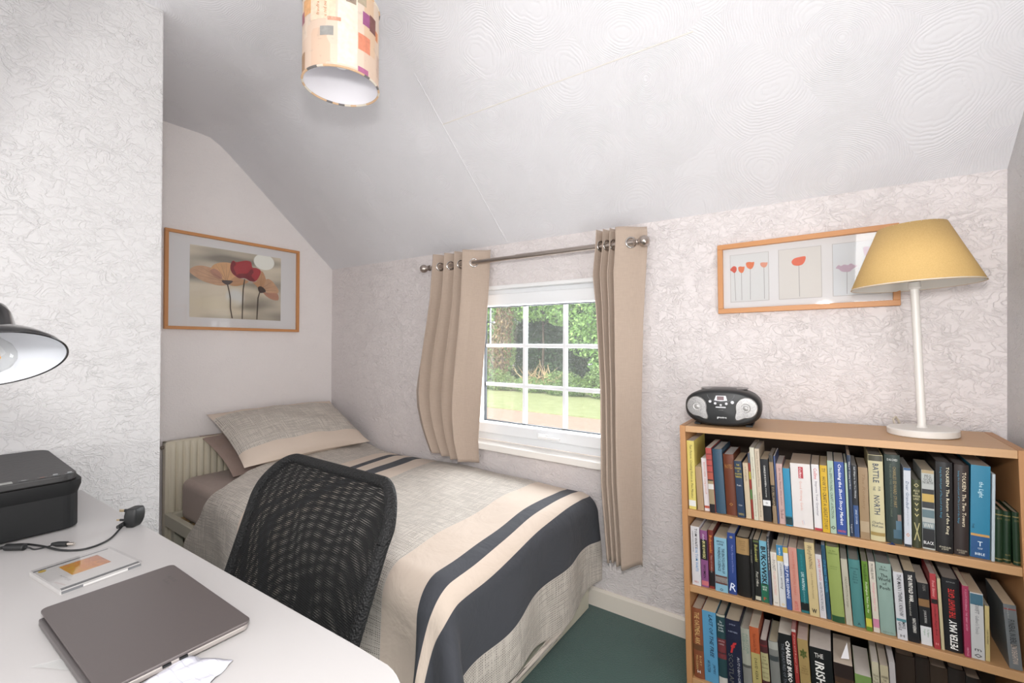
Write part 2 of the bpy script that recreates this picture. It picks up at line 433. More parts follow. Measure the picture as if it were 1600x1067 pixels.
def make_curtain(label, xl, xr, zt, zb, folds, amp, nu, phase, ycen, pockets, wv_=0.15, hem=None):
    root = thing('curtain', label, 'curtain', (interp(xl, zt), RODY, zb), group='linen curtains at the window')
    base = Vector(root.location)
    m = MB()
    def fn(u, v):
        z = lerp(zt, zb if hem is None else hem(u), v)
        a, b = interp(xl, z), interp(xr, z)
        # uneven folds: pockets = list of (u position, cumulative phase)
        ph = interp(pockets, u)
        A = interp(amp, z)
        wob = wv_*math.sin(4.5*z+2*u*PI)*sm((zt-z)/0.6)
        x = lerp(a, b, u) + 0.25*A*math.sin(2*(ph*PI+phase)+wob)*(0.4+0.6*v)
        y = interp(ycen, z) + A*math.sin(ph*PI+phase+wob)*(1+0.15*math.sin(5*z+7*u))
        return (x-base.x, y-base.y, z-base.z)
    m.grid(fn, nu, 70)
    m.build('curtain_fabric', CURT, root, smooth=179, solid=0.0022)
    return root, fn, base
# left: gathered at the rod, swept out left and tucked behind the bed
lx = [(0.54, 1.062), (0.574, 1.050), (0.65, 1.005), (0.732, 0.966), (0.82, 0.938), (0.917, 0.930), (1.0, 0.945), (1.10, 0.965), (1.183, 0.990), (1.30, 1.022), (1.441, 1.052), (1.70, 1.072)]
rx = [(0.54, 1.420), (0.676, 1.408), (0.915, 1.424), (1.119, 1.436), (1.321, 1.450), (1.521, 1.468), (1.70, 1.482)]
pk = [(0, 0), (0.18, 1.0), (0.27, 2.0), (0.37, 3.0), (0.46, 4.0), (0.56, 5.0), (0.64, 6.0), (0.71, 7.0), (0.82, 7.5), (1.0, 8.0)]
c1, f1, b1 = make_curtain('oatmeal linen eyelet curtain left of the window, billowing down onto the bed', lx, rx, 1.692, 0.555, 6, [(0.5, 0.022), (0.8, 0.036), (1.2, 0.042), (1.7, 0.040)], 150, PI*0.5,
    [(0.5, -0.075), (0.9, -0.080), (1.7, -0.090)], pk, hem=lambda u: 0.580 - 0.020*sm(u*1.3))
lx2 = [(0.25, 2.165), (0.6, 2.130), (1.0, 2.125), (1.35, 2.105), (1.50, 2.088), (1.62, 2.100), (1.70, 2.103)]
rx2 = [(0.25, 2.305), (0.9, 2.298), (1.3, 2.302), (1.62, 2.318), (1.70, 2.316)]
pk2 = [(0, 0), (0.07, 1.0), (0.14, 2.0), (0.21, 3.0), (0.28, 4.0), (0.35, 5.0), (0.41, 6.0), (0.47, 7.0), (0.735, 7.5), (1.0, 8.0)]
c2, f2, b2_ = make_curtain('oatmeal linen eyelet curtain right of the window, hanging straight in narrow folds', lx2, rx2, 1.694, 0.262, 8, [(0.25, 0.026), (1.2, 0.030), (1.7, 0.034)], 170, PI*0.5,
    [(0.25, -0.085), (1.7, -0.090)], pk2, hem=lambda u: 0.258+0.012*math.sin(9*u))
EYE = mat('polished_steel_eyelet', 'c8c4c0', 0.15, 1.0)
def eyelet(root, fn, base, pk_, k_, zt, zb):
    """ring set in the cloth where the pole passes through, k_ = fold crossing"""
    u = next(i/2000 for i in range(2001) if interp(pk_, i/2000) >= k_)
    v = (zt-RODZ)/(zt-zb)
    p = Vector(fn(u, v)); t = (Vector(fn(u+0.004, v))-Vector(fn(u-0.004, v))).normalized(); t.z = 0
    nrm = Vector((t.y, -t.x, 0)).normalized()
    xax, zax = t.normalized(), nrm; yax = zax.cross(xax)
    M = Matrix((xax, yax, zax)).transposed().to_4x4(); M.translation = p
    e = MB(); pr = [(0.0205+0.0052*math.cos(t_), 0.0042*math.sin(t_)) for t_ in [2*PI*i/10 for i in range(11)]]
    e.lathe(pr, 28); e.build('eyelet', EYE, root, smooth=179, M=M)
for k_ in (0.5, 1.5, 2.5, 3.5, 4.5, 5.5, 6.5, 7.5): eyelet(c1, f1, b1, pk, k_, 1.692, 0.585)
for k_ in (0.5, 1.5, 2.5, 3.5, 4.5, 5.5, 6.5, 7.5): eyelet(c2, f2, b2_, pk2, k_, 1.694, 0.262)
rod = thing('curtain_rod', 'brushed nickel curtain pole with ball finials above the window', 'curtain pole', (1.68, RODY, RODZ))
MB().tube([(-0.60, 0, 0), (0.0, 0, 0)], 0.0110, 20).build('pole', CHROME, rod, smooth=40)
MB().tube([(-0.005, 0, 0), (0.585, 0, 0)], 0.0130, 20).build('pole', CHROME, rod, smooth=40)
for sx, x in ((-1, -0.600), (1, 0.585)):
    f = MB(); pr = [(0.012, 0), (0.0155, 0.002), (0.0155, 0.008), (0.010, 0.012), (0.010, 0.018), (0.0135, 0.021), (0.0135, 0.024), (0.009, 0.028)]
    n0 = 0.028
    for i in range(1, 17):
        a = PI*i/16*0.93 + 0.22; pr.append((0.0235*math.sin(a), n0+0.0225-0.0235*math.cos(a)))
    f.lathe(pr, 32); f.build('finial', CHROME, rod, smooth=50, M=T(x, 0, 0) @ RY(90 if sx > 0 else -90))
for x in (-0.555, 0.545):
    b = MB().tube([(x, 0, 0), (x, 0.05, 0), (x, 0.088, 0)], 0.006, 12); b.lathe([(0.0, 0), (0.022, 0), (0.022, 0.004), (0.0, 0.006)], 20, M=T(x, 0.0895, 0) @ RX(90))
    b.box((x-0.008, -0.014, -0.014), (x+0.008, 0.014, 0.014))
    b.build('bracket', CHROME, rod, smooth=40)

# ------------------------------------------------------------------ bed
bed = thing('single_bed', 'cream metal framed single bed pushed into the alcove under the window', 'bed', (0, 0, 0))
CREAMM = mat('cream_metal_paint', 'cfcab8', 0.45)
f = MB().box((0.10, -1.030, 0.235), (1.97, -1.002, 0.300)); f.build('side_rail', CREAMM, bed, bevel=0.004)
MB().box((0.10, -0.034, 0.235), (1.97, -0.014, 0.300)).build('side_rail', CREAMM, bed, bevel=0.004)
MB().box((0.105, -1.004, 0.240), (0.135, -0.051, 0.298)).build('end_rail', CREAMM, bed, bevel=0.004)
MB().box((2.040, -0.930, 0.010), (2.062, -0.060, 0.105)).build('foot_board', CREAMM, bed, bevel=0.004)
for x in (0.11, 1.93):
    for y in (-1.004, -0.09): MB().box((x, y, 0), (x+0.045, y+0.04, 0.235)).build('leg', CREAMM, bed, bevel=0.003)
sl = MB()
for i in range(14): sl.box((0.16+i*0.135, -1.003, 0.262), (0.225+i*0.135, -0.052, 0.276))
sl.build('slats', mat('pine_slats', 'b69a72', 0.6), bed)
SHEET = cloth_mat('taupe_fitted_sheet', 'ab9a90')
mt = thing('mattress', 'mattress in a taupe fitted sheet lying on the cream bed frame', 'mattress', (0.16, -0.99, 0.278))
MB().prism(rrect(1.85, 0.94, 0.07, 6, 0.925, 0.470), 0.0, 0.205).build('fitted_sheet', SHEET, mt, bevel=0.035, seg=5, smooth=60)

WEAVE_A, WEAVE_B, CREAM, CHAR = srgb('cfc7bd'), srgb('5c5650'), srgb('d6c6b7'), srgb('43454b')
def weave(q, uv, pitch=0.0078):
    sep = q.n('ShaderNodeSeparateXYZ'); q.l(uv, sep.inputs[0]); u, v = sep.outputs[0], sep.outputs[1]
    n = q.tex('ShaderNodeTexNoise', uv, Scale=28.0, Detail=2.0)
    mp1 = q.n('ShaderNodeMapping'); mp1.inputs['Scale'].default_value = (260, 9, 1); q.l(uv, mp1.inputs['Vector'])
    mp2 = q.n('ShaderNodeMapping'); mp2.inputs['Scale'].default_value = (9, 260, 1); q.l(uv, mp2.inputs['Vector'])
    n1 = q.tex('ShaderNodeTexNoise', mp1.outputs[0], Scale=1.0, Detail=1.0); n2 = q.tex('ShaderNodeTexNoise', mp2.outputs[0], Scale=1.0, Detail=1.0)
    su = q.math('SINE', q.math('MULTIPLY', u, 2*PI/pitch)); sv = q.math('SINE', q.math('MULTIPLY', v, 2*PI/(pitch*0.8)))
    dots = q.math('MULTIPLY', q.math('GREATER_THAN', su, -0.1), q.math('GREATER_THAN', sv, 0.0))
    thr = q.math('GREATER_THAN', q.math('ADD', q.math('MULTIPLY', n1.outputs['Fac'], 1.0), q.math('MULTIPLY', n2.outputs['Fac'], 1.0)), 0.96)
    fac = q.math('ADD', q.math('MULTIPLY', q.math('MULTIPLY', dots, thr), 0.85), q.math('MULTIPLY', q.math('SUBTRACT', n2.outputs['Fac'], 0.3), 0.22))
    return q.mix(fac, WEAVE_A, WEAVE_B), sep
q = NT('duvet_cover_banded_weave', 0.9)
uv = q.n('ShaderNodeTexCoord').outputs['UV']
wv, sep = weave(q, uv)
cr = q.n('ShaderNodeValToRGB'); cr.color_ramp.interpolation = 'CONSTANT'
L0 = 3.0
bands = [(0.0, 0), (0.66, 1), (0.75, 2), (0.79, 1), (0.87, 2), (0.95, 1), (1.08, 0), (1.768, 1), (1.926, 2), (1.985, 1), (2.045, 2), (2.245, 0)]
vals = {0: (0, 0, 0, 1), 1: (0.5, 0.5, 0.5, 1), 2: (1, 1, 1, 1)}
els = cr.color_ramp.elements
els[0].position = 0; els[0].color = vals[0]; els[1].position = bands[1][0]/L0; els[1].color = vals[bands[1][1]]
for s_, c_ in bands[2:]:
    e = els.new(s_/L0); e.color = vals[c_]
q.l(q.math('DIVIDE', sep.outputs[0], L0), cr.inputs[0])
is_solid = q.math('GREATER_THAN', cr.outputs[0], 0.25); is_char = q.math('GREATER_THAN', cr.outputs[0], 0.75)
q.color(q.mix(is_char, q.mix(is_solid, wv, CREAM), CHAR))
nb = q.tex('ShaderNodeTexNoise', uv, Scale=7.0, Detail=4.0, Distortion=0.6)
q.bump(nb.outputs['Fac'], 0.75, 0.014)
DUVET = q.m
q.b.inputs['Sheen Weight'].default_value = 0.05

XF, YF, RB = 2.005, 0.955, 0.085
def vnoise(x, y):
    return (math.sin(x*5.1+1.3*math.sin(y*4.3+0.5)) * math.cos(y*6.7+1.1*math.sin(x*3.9)) + 0.5*math.sin(11.3*x+2.1*y+1.7*math.sin(7*y))*math.sin(9.1*y-3.3*x))
def drape(s, t):
    """s along the bed, t across from the wall, both arc lengths"""
    a = max(0.0, s-XF); b = max(0.0, t-YF)
    d = math.hypot(a, b)
    top = 0.523 + 0.010*vnoise(s, t) + 0.016*math.exp(-((t-0.5)/0.35)**2) - 0.010*sm((0.12-t)/0.12)
    head = sm((0.62-s)/0.25)
    top += 0.02*head
    x, y = min(s, XF), min(t, YF)
    if d > 0:
        ang = d/RB
        if ang < PI/2: out = RB*math.sin(ang); drop = RB*(1-math.cos(ang))
        else: out = RB; drop = RB + (d-RB*PI/2)
        hang = sm((drop-0.04)/0.25)
        ux, uy = a/d, b/d
        phi = math.atan2(b, a)
        corner = math.sin(2*phi)
        # loose folds in the hanging parts
        fold = 0.013*math.sin(17*t+2.0)*ux*ux + 0.016*math.sin(15*s+0.7*math.sin(4*s))*uy*uy + 0.050*corner*math.sin(5.2*phi-0.5)
        out += hang*(0.012 + fold) + 0.04*corner*hang
        x += ux*out; y += uy*out
        z = top - drop
    else:
        z = top
    return x, y, z
def hem_s(t):  # foot hem
    return XF + 0.472 + 0.018*math.sin(5.0*t+0.5) - 0.05*sm((0.30-t)/0.3)
def hem_t(s): return YF + 0.47 + 0.02*math.sin(6*s)
m = MB(); NU, NV = 190, 130; uvs = []
for j in range(NV+1):
    for i in range(NU+1):
        u, v = i/NU, j/NV
        t = lerp(0.012, hem_t(lerp(0.4, 2.4, u)), v)
        s0 = interp([(0, .42), (.5, .43), (.8, .52), (.97, .66), (1.1, .60), (1.25, .50), (1.45, .42)], t) + 0.006*math.sin(19*t)
        s = lerp(s0, hem_s(t), u)
        # corner gets shortened so the hem stays off the floor
        a = max(0, s-XF); b = max(0, t-YF); d = math.hypot(a, b); lim = 0.485
        if d > lim: a *= lim/d; b *= lim/d; ss, tt = XF+a, YF+b
        else: ss, tt = s, t
        x, y, z = drape(ss, tt)
        m.v.append((x, -y-0.012, z))
        kk = interp([(0.7, 0.30), (0.95, 0.28), (1.7, 0.10), (2.0, 0.07)], s)
        uvs.append((s - kk*min(t, 1.05) + 0.004*math.sin(3*t), t))
for j in range(NV):
    for i in range(NU):
        a = j*(NU+1)+i; m.f.append((a, a+NU+1, a+NU+2, a+1)); m.mi.append(0)
m.uv = uvs
duvet = m.build('duvet', DUVET, smooth=179)
tag(duvet, 'double duvet in grey weave with cream and charcoal stripes, draped over the bed foot', 'duvet')
md = duvet.modifiers.new('solid', 'SOLIDIFY'); md.thickness = 0.016; md.offset = -1
duvet.modifiers.new('sub', 'SUBSURF').levels = 1

def pillow_mesh(L, H, th, border, seed, sag=0.0):
    m = MB(); n = 44; uvs = []; vs = []
    random.seed(seed)
    for side in (1, -1):
        for j in range(n+1):
            for i in range(n+1):
                u, v = i/n*2-1, j/n*2-1
                e = max(0, 1-abs(u)**2.6)**0.55 * max(0, 1-abs(v)**2.4)**0.6
                wr = 0.006*math.sin(9*u+3*v+seed)*math.sin(7*v-2*u) + 0.004*math.sin(15*u*v+seed)
                # corners pull out, edges pull in
                px = u*L/2*(1-0.05*(1-v*v)*abs(u)**3) ; py = v*H/2*(1-0.07*(1-u*u)*abs(v)**3)
                zz = side*(th/2*e) + wr*e + sag*(v*v)*0.5
                vs.append((px, py, zz)); uvs.append((u*L/2, v*H/2))
    fs = []
    N = n+1
    for sd in (0, 1):
        o = sd*N*N
        for j in range(n):
            for i in range(n):
                a = o+j*N+i
                q_ = (a, a+1, a+N+1, a+N); fs.append(q_ if sd == 0 else q_[::-1])
    m.add(vs, fs); m.uv = uvs
    return m
def pillow_mat(name, bord_hi, bord_lo):
    q = NT(name, 0.9)
    uv = q.n('ShaderNodeTexCoord').outputs['UV']; wv, sep = weave(q, uv, 0.0074)
    k1 = q.math('GREATER_THAN', sep.outputs[1], bord_hi); k2 = q.math('LESS_THAN', sep.outputs[1], bord_lo)
    q.color(q.mix(q.math('MAXIMUM', k1, k2), wv, CREAM))
    nb = q.tex('ShaderNodeTexNoise', uv, Scale=9.0, Detail=3.0); q.bump(nb.outputs['Fac'], 0.5, 0.01)
    return q.m
pl = pillow_mesh(0.765, 0.50, 0.16, 0.05, 3)
p1 = pl.build('pillow', pillow_mat('pillowcase_banded_weave', 0.185, -0.150), smooth=179)
tag(p1, 'front pillow with grey woven pillowcase and plain cream end bands, propped on the wall', 'pillow', 'pillows on the bed')
p1.matrix_world = T(0.305, -0.450, 0.676) @ RZ(-90) @ RX(0) @ Matrix.Rotation(R(27), 4, 'X').inverted() @ RZ(180)
pl = pillow_mesh(0.76, 0.44, 0.06, 0.05, 9)
p2 = pl.build('pillow', cloth_mat('mauve_taupe_cotton', 'a08b81'), smooth=179)
tag(p2, 'plain taupe pillow, mostly hidden behind the woven striped one', 'pillow', 'pillows on the bed')
p2.matrix_world = T(0.255, -0.475, 0.590) @ RZ(-90) @ RX(-21) @ RZ(180)

# ------------------------------------------------------------------ radiator
rad = thing('radiator', 'cream panel radiator on the wall behind the bed head', 'radiator', (0.02, -1.02, 0.06))
RC = mat('cream_radiator_enamel', 'ddd4bf', 0.4)
m = MB(); W_, H_ = 0.72, 0.605
def radf(u, v):
    y = u*W_
    e = sm(min((v)/0.06, (1-v)/0.09, 1))*sm(min(u/0.05, (1-u)/0.05, 1))
    fl_ = 0.5-0.5*math.cos(2*PI*y/0.0333)
    return (0.055 + 0.011*e*(1-fl_**3) + 0.004*(1-e), y, v*H_)
m.grid(radf, 260, 40)
m.build('panel', RC, rad, smooth=40)
bx = MB().box((0.012, 0, 0.0), (0.055, 0.012, H_)); bx.box((0.012, W_-0.012, 0), (0.055, W_, H_)); bx.box((0.012, 0, H_-0.008), (0.060, W_, H_)); bx.box((0.012, 0, 0.0), (0.022, W_, H_)); bx.box((0.012, 0, 0.0), (0.060, W_, 0.010))
bx.build('casing', RC, rad, bevel=0.002)
MB().tube([(0.03, 0, 0.575), (0.03, -0.012, 0.575), (0.03, -0.013, 0.575), (0.03, -0.022, 0.575)], [0.009, 0.009, 0.005, 0.005], 12).build('bleed_valve', mat('dull_brass', '8a8078', 0.4, 0.8), rad)
MB().tube([(0.035, 0.06, 0.0), (0.035, 0.06, -0.059)], 0.008, 10).build('pipe', RC, rad, smooth=40)

# ------------------------------------------------------------------ pictures
def glossy_glass():
    return clear_glass('picture_glass')
PG = glossy_glass()
def flat(m, pts, y=0.0, mi=0):
    """polygon in frame plane (x right, z up) facing -y"""
    n = len(pts); m.add([(p[0], y, p[1]) for p in pts], [tuple(range(n))], mi)
def picture(root, W, H, bw, bd):
    for x0, x1, z0, z1, mt_ in ((-W/2, W/2, -H/2, -H/2+bw, PINE), (-W/2, W/2, H/2-bw, H/2, PINE), (-W/2, -W/2+bw, -H/2+bw, H/2-bw, PINEV), (W/2-bw, W/2, -H/2+bw, H/2-bw, PINEV)):
        MB().box((x0, -bd, z0), (x1, 0, z1)).build('frame_rail', mt_, root, bevel=0.0015)
    MB().box((-W/2+bw, -0.006, -H/2+bw), (W/2-bw, -0.001, H/2-bw)).build('mount', mat('white_mount_board', 'dcdada', 0.8), root)
    MB().box((-W/2+bw, -0.0125, -H/2+bw), (W/2-bw, -0.0115, H/2-bw)).build('glass', PG, root)
# big poppy picture on the recess wall, facing +x
pic = thing('picture_frame', 'large wood framed print of a red poppy between two peach poppies, above the bed', 'picture', (0.001, -0.6355, 1.5395), (0, 0, R(90)))
picture(pic, 0.754, 0.545, 0.017, 0.022)
q = NT('blurred_sky_print', 0.5)
tc = q.n('ShaderNodeTexCoord').outputs['Object']
mp = q.n('ShaderNodeMapping'); mp.inputs['Scale'].default_value = (1.6, 1, 7.0); q.l(tc, mp.inputs['Vector'])
n = q.tex('ShaderNodeTexNoise', mp.outputs[0], Scale=1.4, Detail=1.0)
sp = q.n('ShaderNodeSeparateXYZ'); q.l(tc, sp.inputs[0])
cr = q.n('ShaderNodeValToRGB'); cr.color_ramp.elements[0].position = 0.36; cr.color_ramp.elements[0].color = (*srgb('857e72'), 1)
cr.color_ramp.elements[1].position = 0.60; cr.color_ramp.elements[1].color = (*srgb('d6cbb6'), 1)
q.l(n.outputs['Fac'], cr.inputs[0])
def blob(cx, cz, rx_, rz_, soft):
    dx = q.math('DIVIDE', q.math('SUBTRACT', sp.outputs[0], cx), rx_); dz = q.math('DIVIDE', q.math('SUBTRACT', sp.outputs[2], cz), rz_)
    r2 = q.math('ADD', q.math('MULTIPLY', dx, dx), q.math('MULTIPLY', dz, dz))
    return q.math('MINIMUM', q.math('MAXIMUM', q.math('DIVIDE', q.math('SUBTRACT', 1.0, r2), soft), 0.0), 1.0)
c = q.mix(blob(0.150, 0.165, 0.066, 0.052, 0.15), cr.outputs[0], srgb('efefe6'))
c = q.mix(blob(-0.02, -0.075, 0.060, 0.062, 0.7), c, srgb('d9d9d4'))
c = q.mix(blob(-0.12, -0.12, 0.16, 0.05, 1.0), c, srgb('d8cdb4'))
q.color(c)
art = MB().box((-0.257, -0.0075, -0.2035), (0.257, -0.0062, 0.2045)); art.build('print', q.m, pic, M=T(0, 0, 0.0015))
def petal(col, name, pts, y, veins=None):
    mm = MB(); flat(mm, pts, y); return mm.build('petal_area', mat(name, col, 0.6, noise=0.18, nscale=30), pic)
def smooth_poly(pts, n=6):
    out = []; N = len(pts)
    for i in range(N):
        p0, p1, p2, p3 = [Vector(pts[(i+k_) % N]) for k_ in (-1, 0, 1, 2)]
        for k_ in range(n):
            t = k_/n
            out.append(tuple(0.5*((2*p1)+(-p0+p2)*t+(2*p0-5*p1+4*p2-p3)*t*t+(-p0+3*p1-3*p2+p3)*t**3)))
    return out
PX_K = 1.22
def PX(X, Y):
    """crop coordinates of the print -> frame plane metres (perspective ratio undone across the print)"""
    u = (X-326)/(1125-326); # slightly non-linear across the wall
    uu = u*PX_K/(u*PX_K+(1-u))
    top = 230+(355-230)*u; bot = 870+(905-870)*u
    vv = (Y-top)/(bot-top)
    return (-0.257+0.514*uu, 0.206-0.408*vv)
poly = lambda L: smooth_poly([PX(*p) for p in L])
cols = dict(a='c49a78', b='d2a273', c='b5846c', d='a82a31', e='7b1822', f='bd8f68', g='4a3a35')
petal(cols['a'], 'peach_petal', poly([(328, 480), (340, 435), (390, 415), (460, 430), (520, 460), (560, 540), (590, 575), (540, 590), (470, 575), (400, 545)])[::-1], -0.0078)
petal(cols['b'], 'apricot_petal', poly([(458, 470), (480, 410), (540, 383), (620, 390), (650, 440), (655, 510), (600, 560), (540, 535), (490, 500)])[::-1], -0.0080)
petal(cols['c'], 'shaded_petal', poly([(458, 460), (490, 440), (530, 470), (550, 520), (520, 530), (480, 500)])[::-1], -0.0082)
petal(cols['f'], 'peach_petal_lower', poly([(600, 570), (650, 510), (700, 525), (775, 550), (720, 580), (650, 592)])[::-1], -0.0081)
petal(cols['d'], 'crimson_petal', poly([(615, 400), (635, 365), (660, 378), (700, 372), (745, 365), (795, 378), (810, 425), (850, 432), (895, 460), (870, 520), (835, 552), (790, 545), (740, 520), (690, 522), (640, 490), (615, 445)])[::-1], -0.0086)
petal(cols['e'], 'dark_crimson_petal', poly([(660, 500), (700, 480), (760, 478), (800, 440), (822, 470), (800, 500), (835, 545), (790, 548), (740, 522), (690, 522)])[::-1], -0.0088)
petal(cols['e'], 'dark_crimson_petal', poly([(615, 400), (632, 368), (660, 395), (640, 430), (665, 490), (640, 490), (616, 450)])[::-1], -0.0088)
petal(cols['f'], 'peach_petal_right', poly([(850, 550), (875, 480), (910, 462), (945, 520), (960, 590), (920, 615), (885, 625), (850, 590), (815, 560)])[::-1], -0.0082)
petal(cols['a'], 'peach_petal', poly([(930, 610), (955, 535), (1010, 545), (1060, 590), (1095, 630), (1090, 660), (1040, 670), (970, 655)])[::-1], -0.0083)
petal(cols['c'], 'shaded_petal', poly([(910, 635), (970, 655), (1060, 658), (1095, 680), (1092, 722), (1020, 715), (950, 680)])[::-1], -0.0084)
petal(cols['g'], 'flower_base', poly([(545, 545), (590, 540), (635, 550), (600, 580), (570, 575)])[::-1], -0.0089)
petal(cols['g'], 'flower_base', poly([(870, 600), (910, 600), (950, 640), (900, 655), (872, 635)])[::-1], -0.0089)
sm_ = MB()
for ln in ([(590, 575), (605, 640), (615, 700), (616, 790), (632, 880)], [(738, 530), (725, 620), (722, 720), (718, 886)], [(888, 640), (868, 700), (864, 790), (858, 892)]):
    pts = [PX(*p) for p in ln]
    for (x0, z0), (x1, z1) in zip(pts, pts[1:]):
        d = Vector((x1-x0, z1-z0)).normalized()*0.0032; flat(sm_, [(x0-d.y, z0+d.x), (x1-d.y, z1+d.x), (x1+d.y, z1-d.x), (x0+d.y, z0-d.x)], -0.0085)
sm_.build('stems', mat('dark_stem_ink', '4b4139', 0.6), pic)
vn = MB()
for (cx, cy), ends in (((585, 560), [(350, 450), (375, 500), (400, 430), (440, 440), (500, 400), (540, 395), (580, 390), (620, 400), (430, 560), (700, 545)]), ((890, 625), [(905, 475), (930, 520), (1010, 560), (1050, 600), (1080, 640), (1085, 700), (1040, 705)])):
    for e in ends:
        p0 = Vector(PX(lerp(cx, e[0], 0.15), lerp(cy, e[1], 0.15))); p1 = Vector(PX(*e)); d = (p1-p0).normalized()*0.0008
        flat(vn, [(p0.x-d.y, p0.y+d.x), (p1.x-d.y*.3, p1.y+d.x*.3), (p1.x+d.y*.3, p1.y-d.x*.3), (p0.x+d.y, p0.y-d.x)], -0.0085)
vn.build('petal_veins', mat('vein_ink', '7d5a48', 0.6), pic)

# triple flower print on the window wall
pic2 = thing('picture_frame', 'long low wood framed triptych of small flower prints behind the yellow table lamp', 'picture', (2.8585, -0.001, 1.4585), (0, R(-1.0), 0))
picture(pic2, 0.545, 0.268, 0.0185, 0.022)
bgm = [mat('pale_grey_print', 'd3d3d2', 0.7), mat('pale_stone_print', 'd4d0cb', 0.7), mat('pale_blue_print', 'd2d5d8', 0.7)]
ap = [(-0.164, 0.128), (-0.002, 0.128), (0.160, 0.128)]
for (cx, wd), bm in zip(ap, bgm):
    MB().box((cx-wd/2-0.0015, -0.0068, -0.0915), (cx+wd/2+0.0015, -0.0061, 0.0915)).build('aperture_edge', mat('mount_bevel_line', 'b5b0ac', 0.8), pic2)
    MB().box((cx-wd/2, -0.0076, -0.090), (cx+wd/2, -0.0067, 0.090)).build('print', bm, pic2)
def flower(name, col, pts, stem, sc='8f8a88'):
    mm = MB(); flat(mm, smooth_poly(pts)[::-1], -0.0082); mm.build('flower_head', mat(name, col, 0.7, noise=0.15, nscale=60), pic2)
    s2 = MB(); (x0, z0), (x1, z1) = stem; flat(s2, [(x0-0.0007, z0), (x1-0.0007, z1), (x1+0.0007, z1), (x0+0.0007, z0)][::-1], -0.0079); s2.build('stem', mat('grey_stem_ink', sc, 0.7), pic2)
def cup(cx, cz, w, h): return [(cx-w/2, cz+h*0.35), (cx-w*0.2, cz+h*0.5), (cx+w*0.25, cz+h*0.42), (cx+w/2, cz+h*0.4), (cx+w*0.38, cz-h*0.2), (cx+w*0.05, cz-h*0.5), (cx-w*0.38, cz-h*0.2)]
flower('vermilion_flower', 'cc5a48', [(-0.229, 0.036), (-0.218, 0.048), (-0.208, 0.044), (-0.207, 0.031), (-0.214, 0.022), (-0.222, 0.028)], ((-0.2145, 0.024), (-0.211, -0.085)))
flower('orange_flower', 'd97850', cup(-0.190, 0.032, 0.022, 0.026), ((-0.190, 0.020), (-0.190, -0.085)))
flower('orange_flower', 'd97850', cup(-0.160, 0.045, 0.028, 0.028), ((-0.160, 0.032), (-0.161, -0.085)))
flower('pale_orange_flower', 'dc9a82', cup(-0.114, 0.042, 0.024, 0.020), ((-0.114, 0.032), (-0.114, -0.085)), 'b0acaa')
flower('coral_flower', 'd96f55', [(-0.026, 0.043), (-0.018, 0.054), (0.0, 0.058), (0.016, 0.058), (0.016, 0.045), (0.008, 0.031), (-0.006, 0.027), (-0.020, 0.031)], ((-0.004, 0.029), (-0.003, -0.085)))
flower('lilac_flower', 'bda7b6', [(0.104, 0.006), (0.112, 0.002), (0.122, -0.008), (0.142, -0.010), (0.150, -0.002), (0.164, 0.008), (0.154, 0.012), (0.146, 0.018), (0.138, 0.013), (0.128, 0.016), (0.118, 0.012), (0.112, 0.016)], ((0.135, -0.008), (0.134, -0.085)))
flower('lilac_flower', 'bda7b6', cup(0.193, 0.050, 0.026, 0.040), ((0.190, 0.032), (0.188, -0.085)))

# ------------------------------------------------------------------ bookcase (its left side stands lower than its right)
TH = 1.8
def BC(x=0, y=0, z=0): return T(2.549, -0.32, 0.0) @ RY(-TH) @ T(x, y, z)
book_case = thing('bookcase', 'low beech effect bookcase packed with books, leaning slightly to the left', 'bookcase', (2.549, -0.32, 0.0), (0, R(-TH), 0))
DB = 0.288
MB().box((0, 0, 0.0), (0.018, DB, 0.920)).build('side_panel', BEECHV, book_case, bevel=0.001)
MB().box((0.800, 0, -0.026), (0.818, DB, 0.920)).build('side_panel', BEECHV, book_case, bevel=0.001)
MB().box((0.0184, 0, 0.899), (0.7996, DB, 0.9197)).build('top_panel', BEECH, book_case, bevel=0.001)
SH = [0.634, 0.378, 0.066]
for z in SH[:2]: MB().box((0.018, 0.004, z-0.022), (0.800, DB-0.008, z)).build('shelf', BEECHF, book_case, bevel=0.001)
MB().box((0.018, 0.004, SH[2]-0.020), (0.800, DB-0.008, SH[2])).build('shelf', BEECHF, book_case, bevel=0.001)
MB().box((0.018, 0.010, 0.0), (0.800, 0.024, SH[2]-0.020)).build('plinth', BEECHF, book_case)
MB().box((0.018, DB-0.008, 0.0), (0.800, DB-0.003, 0.899)).build('back_panel', mat('shade_darkened_hardboard', '33261c', 0.8), book_case)  # board brown darkened further to imitate shade at the shelf backs

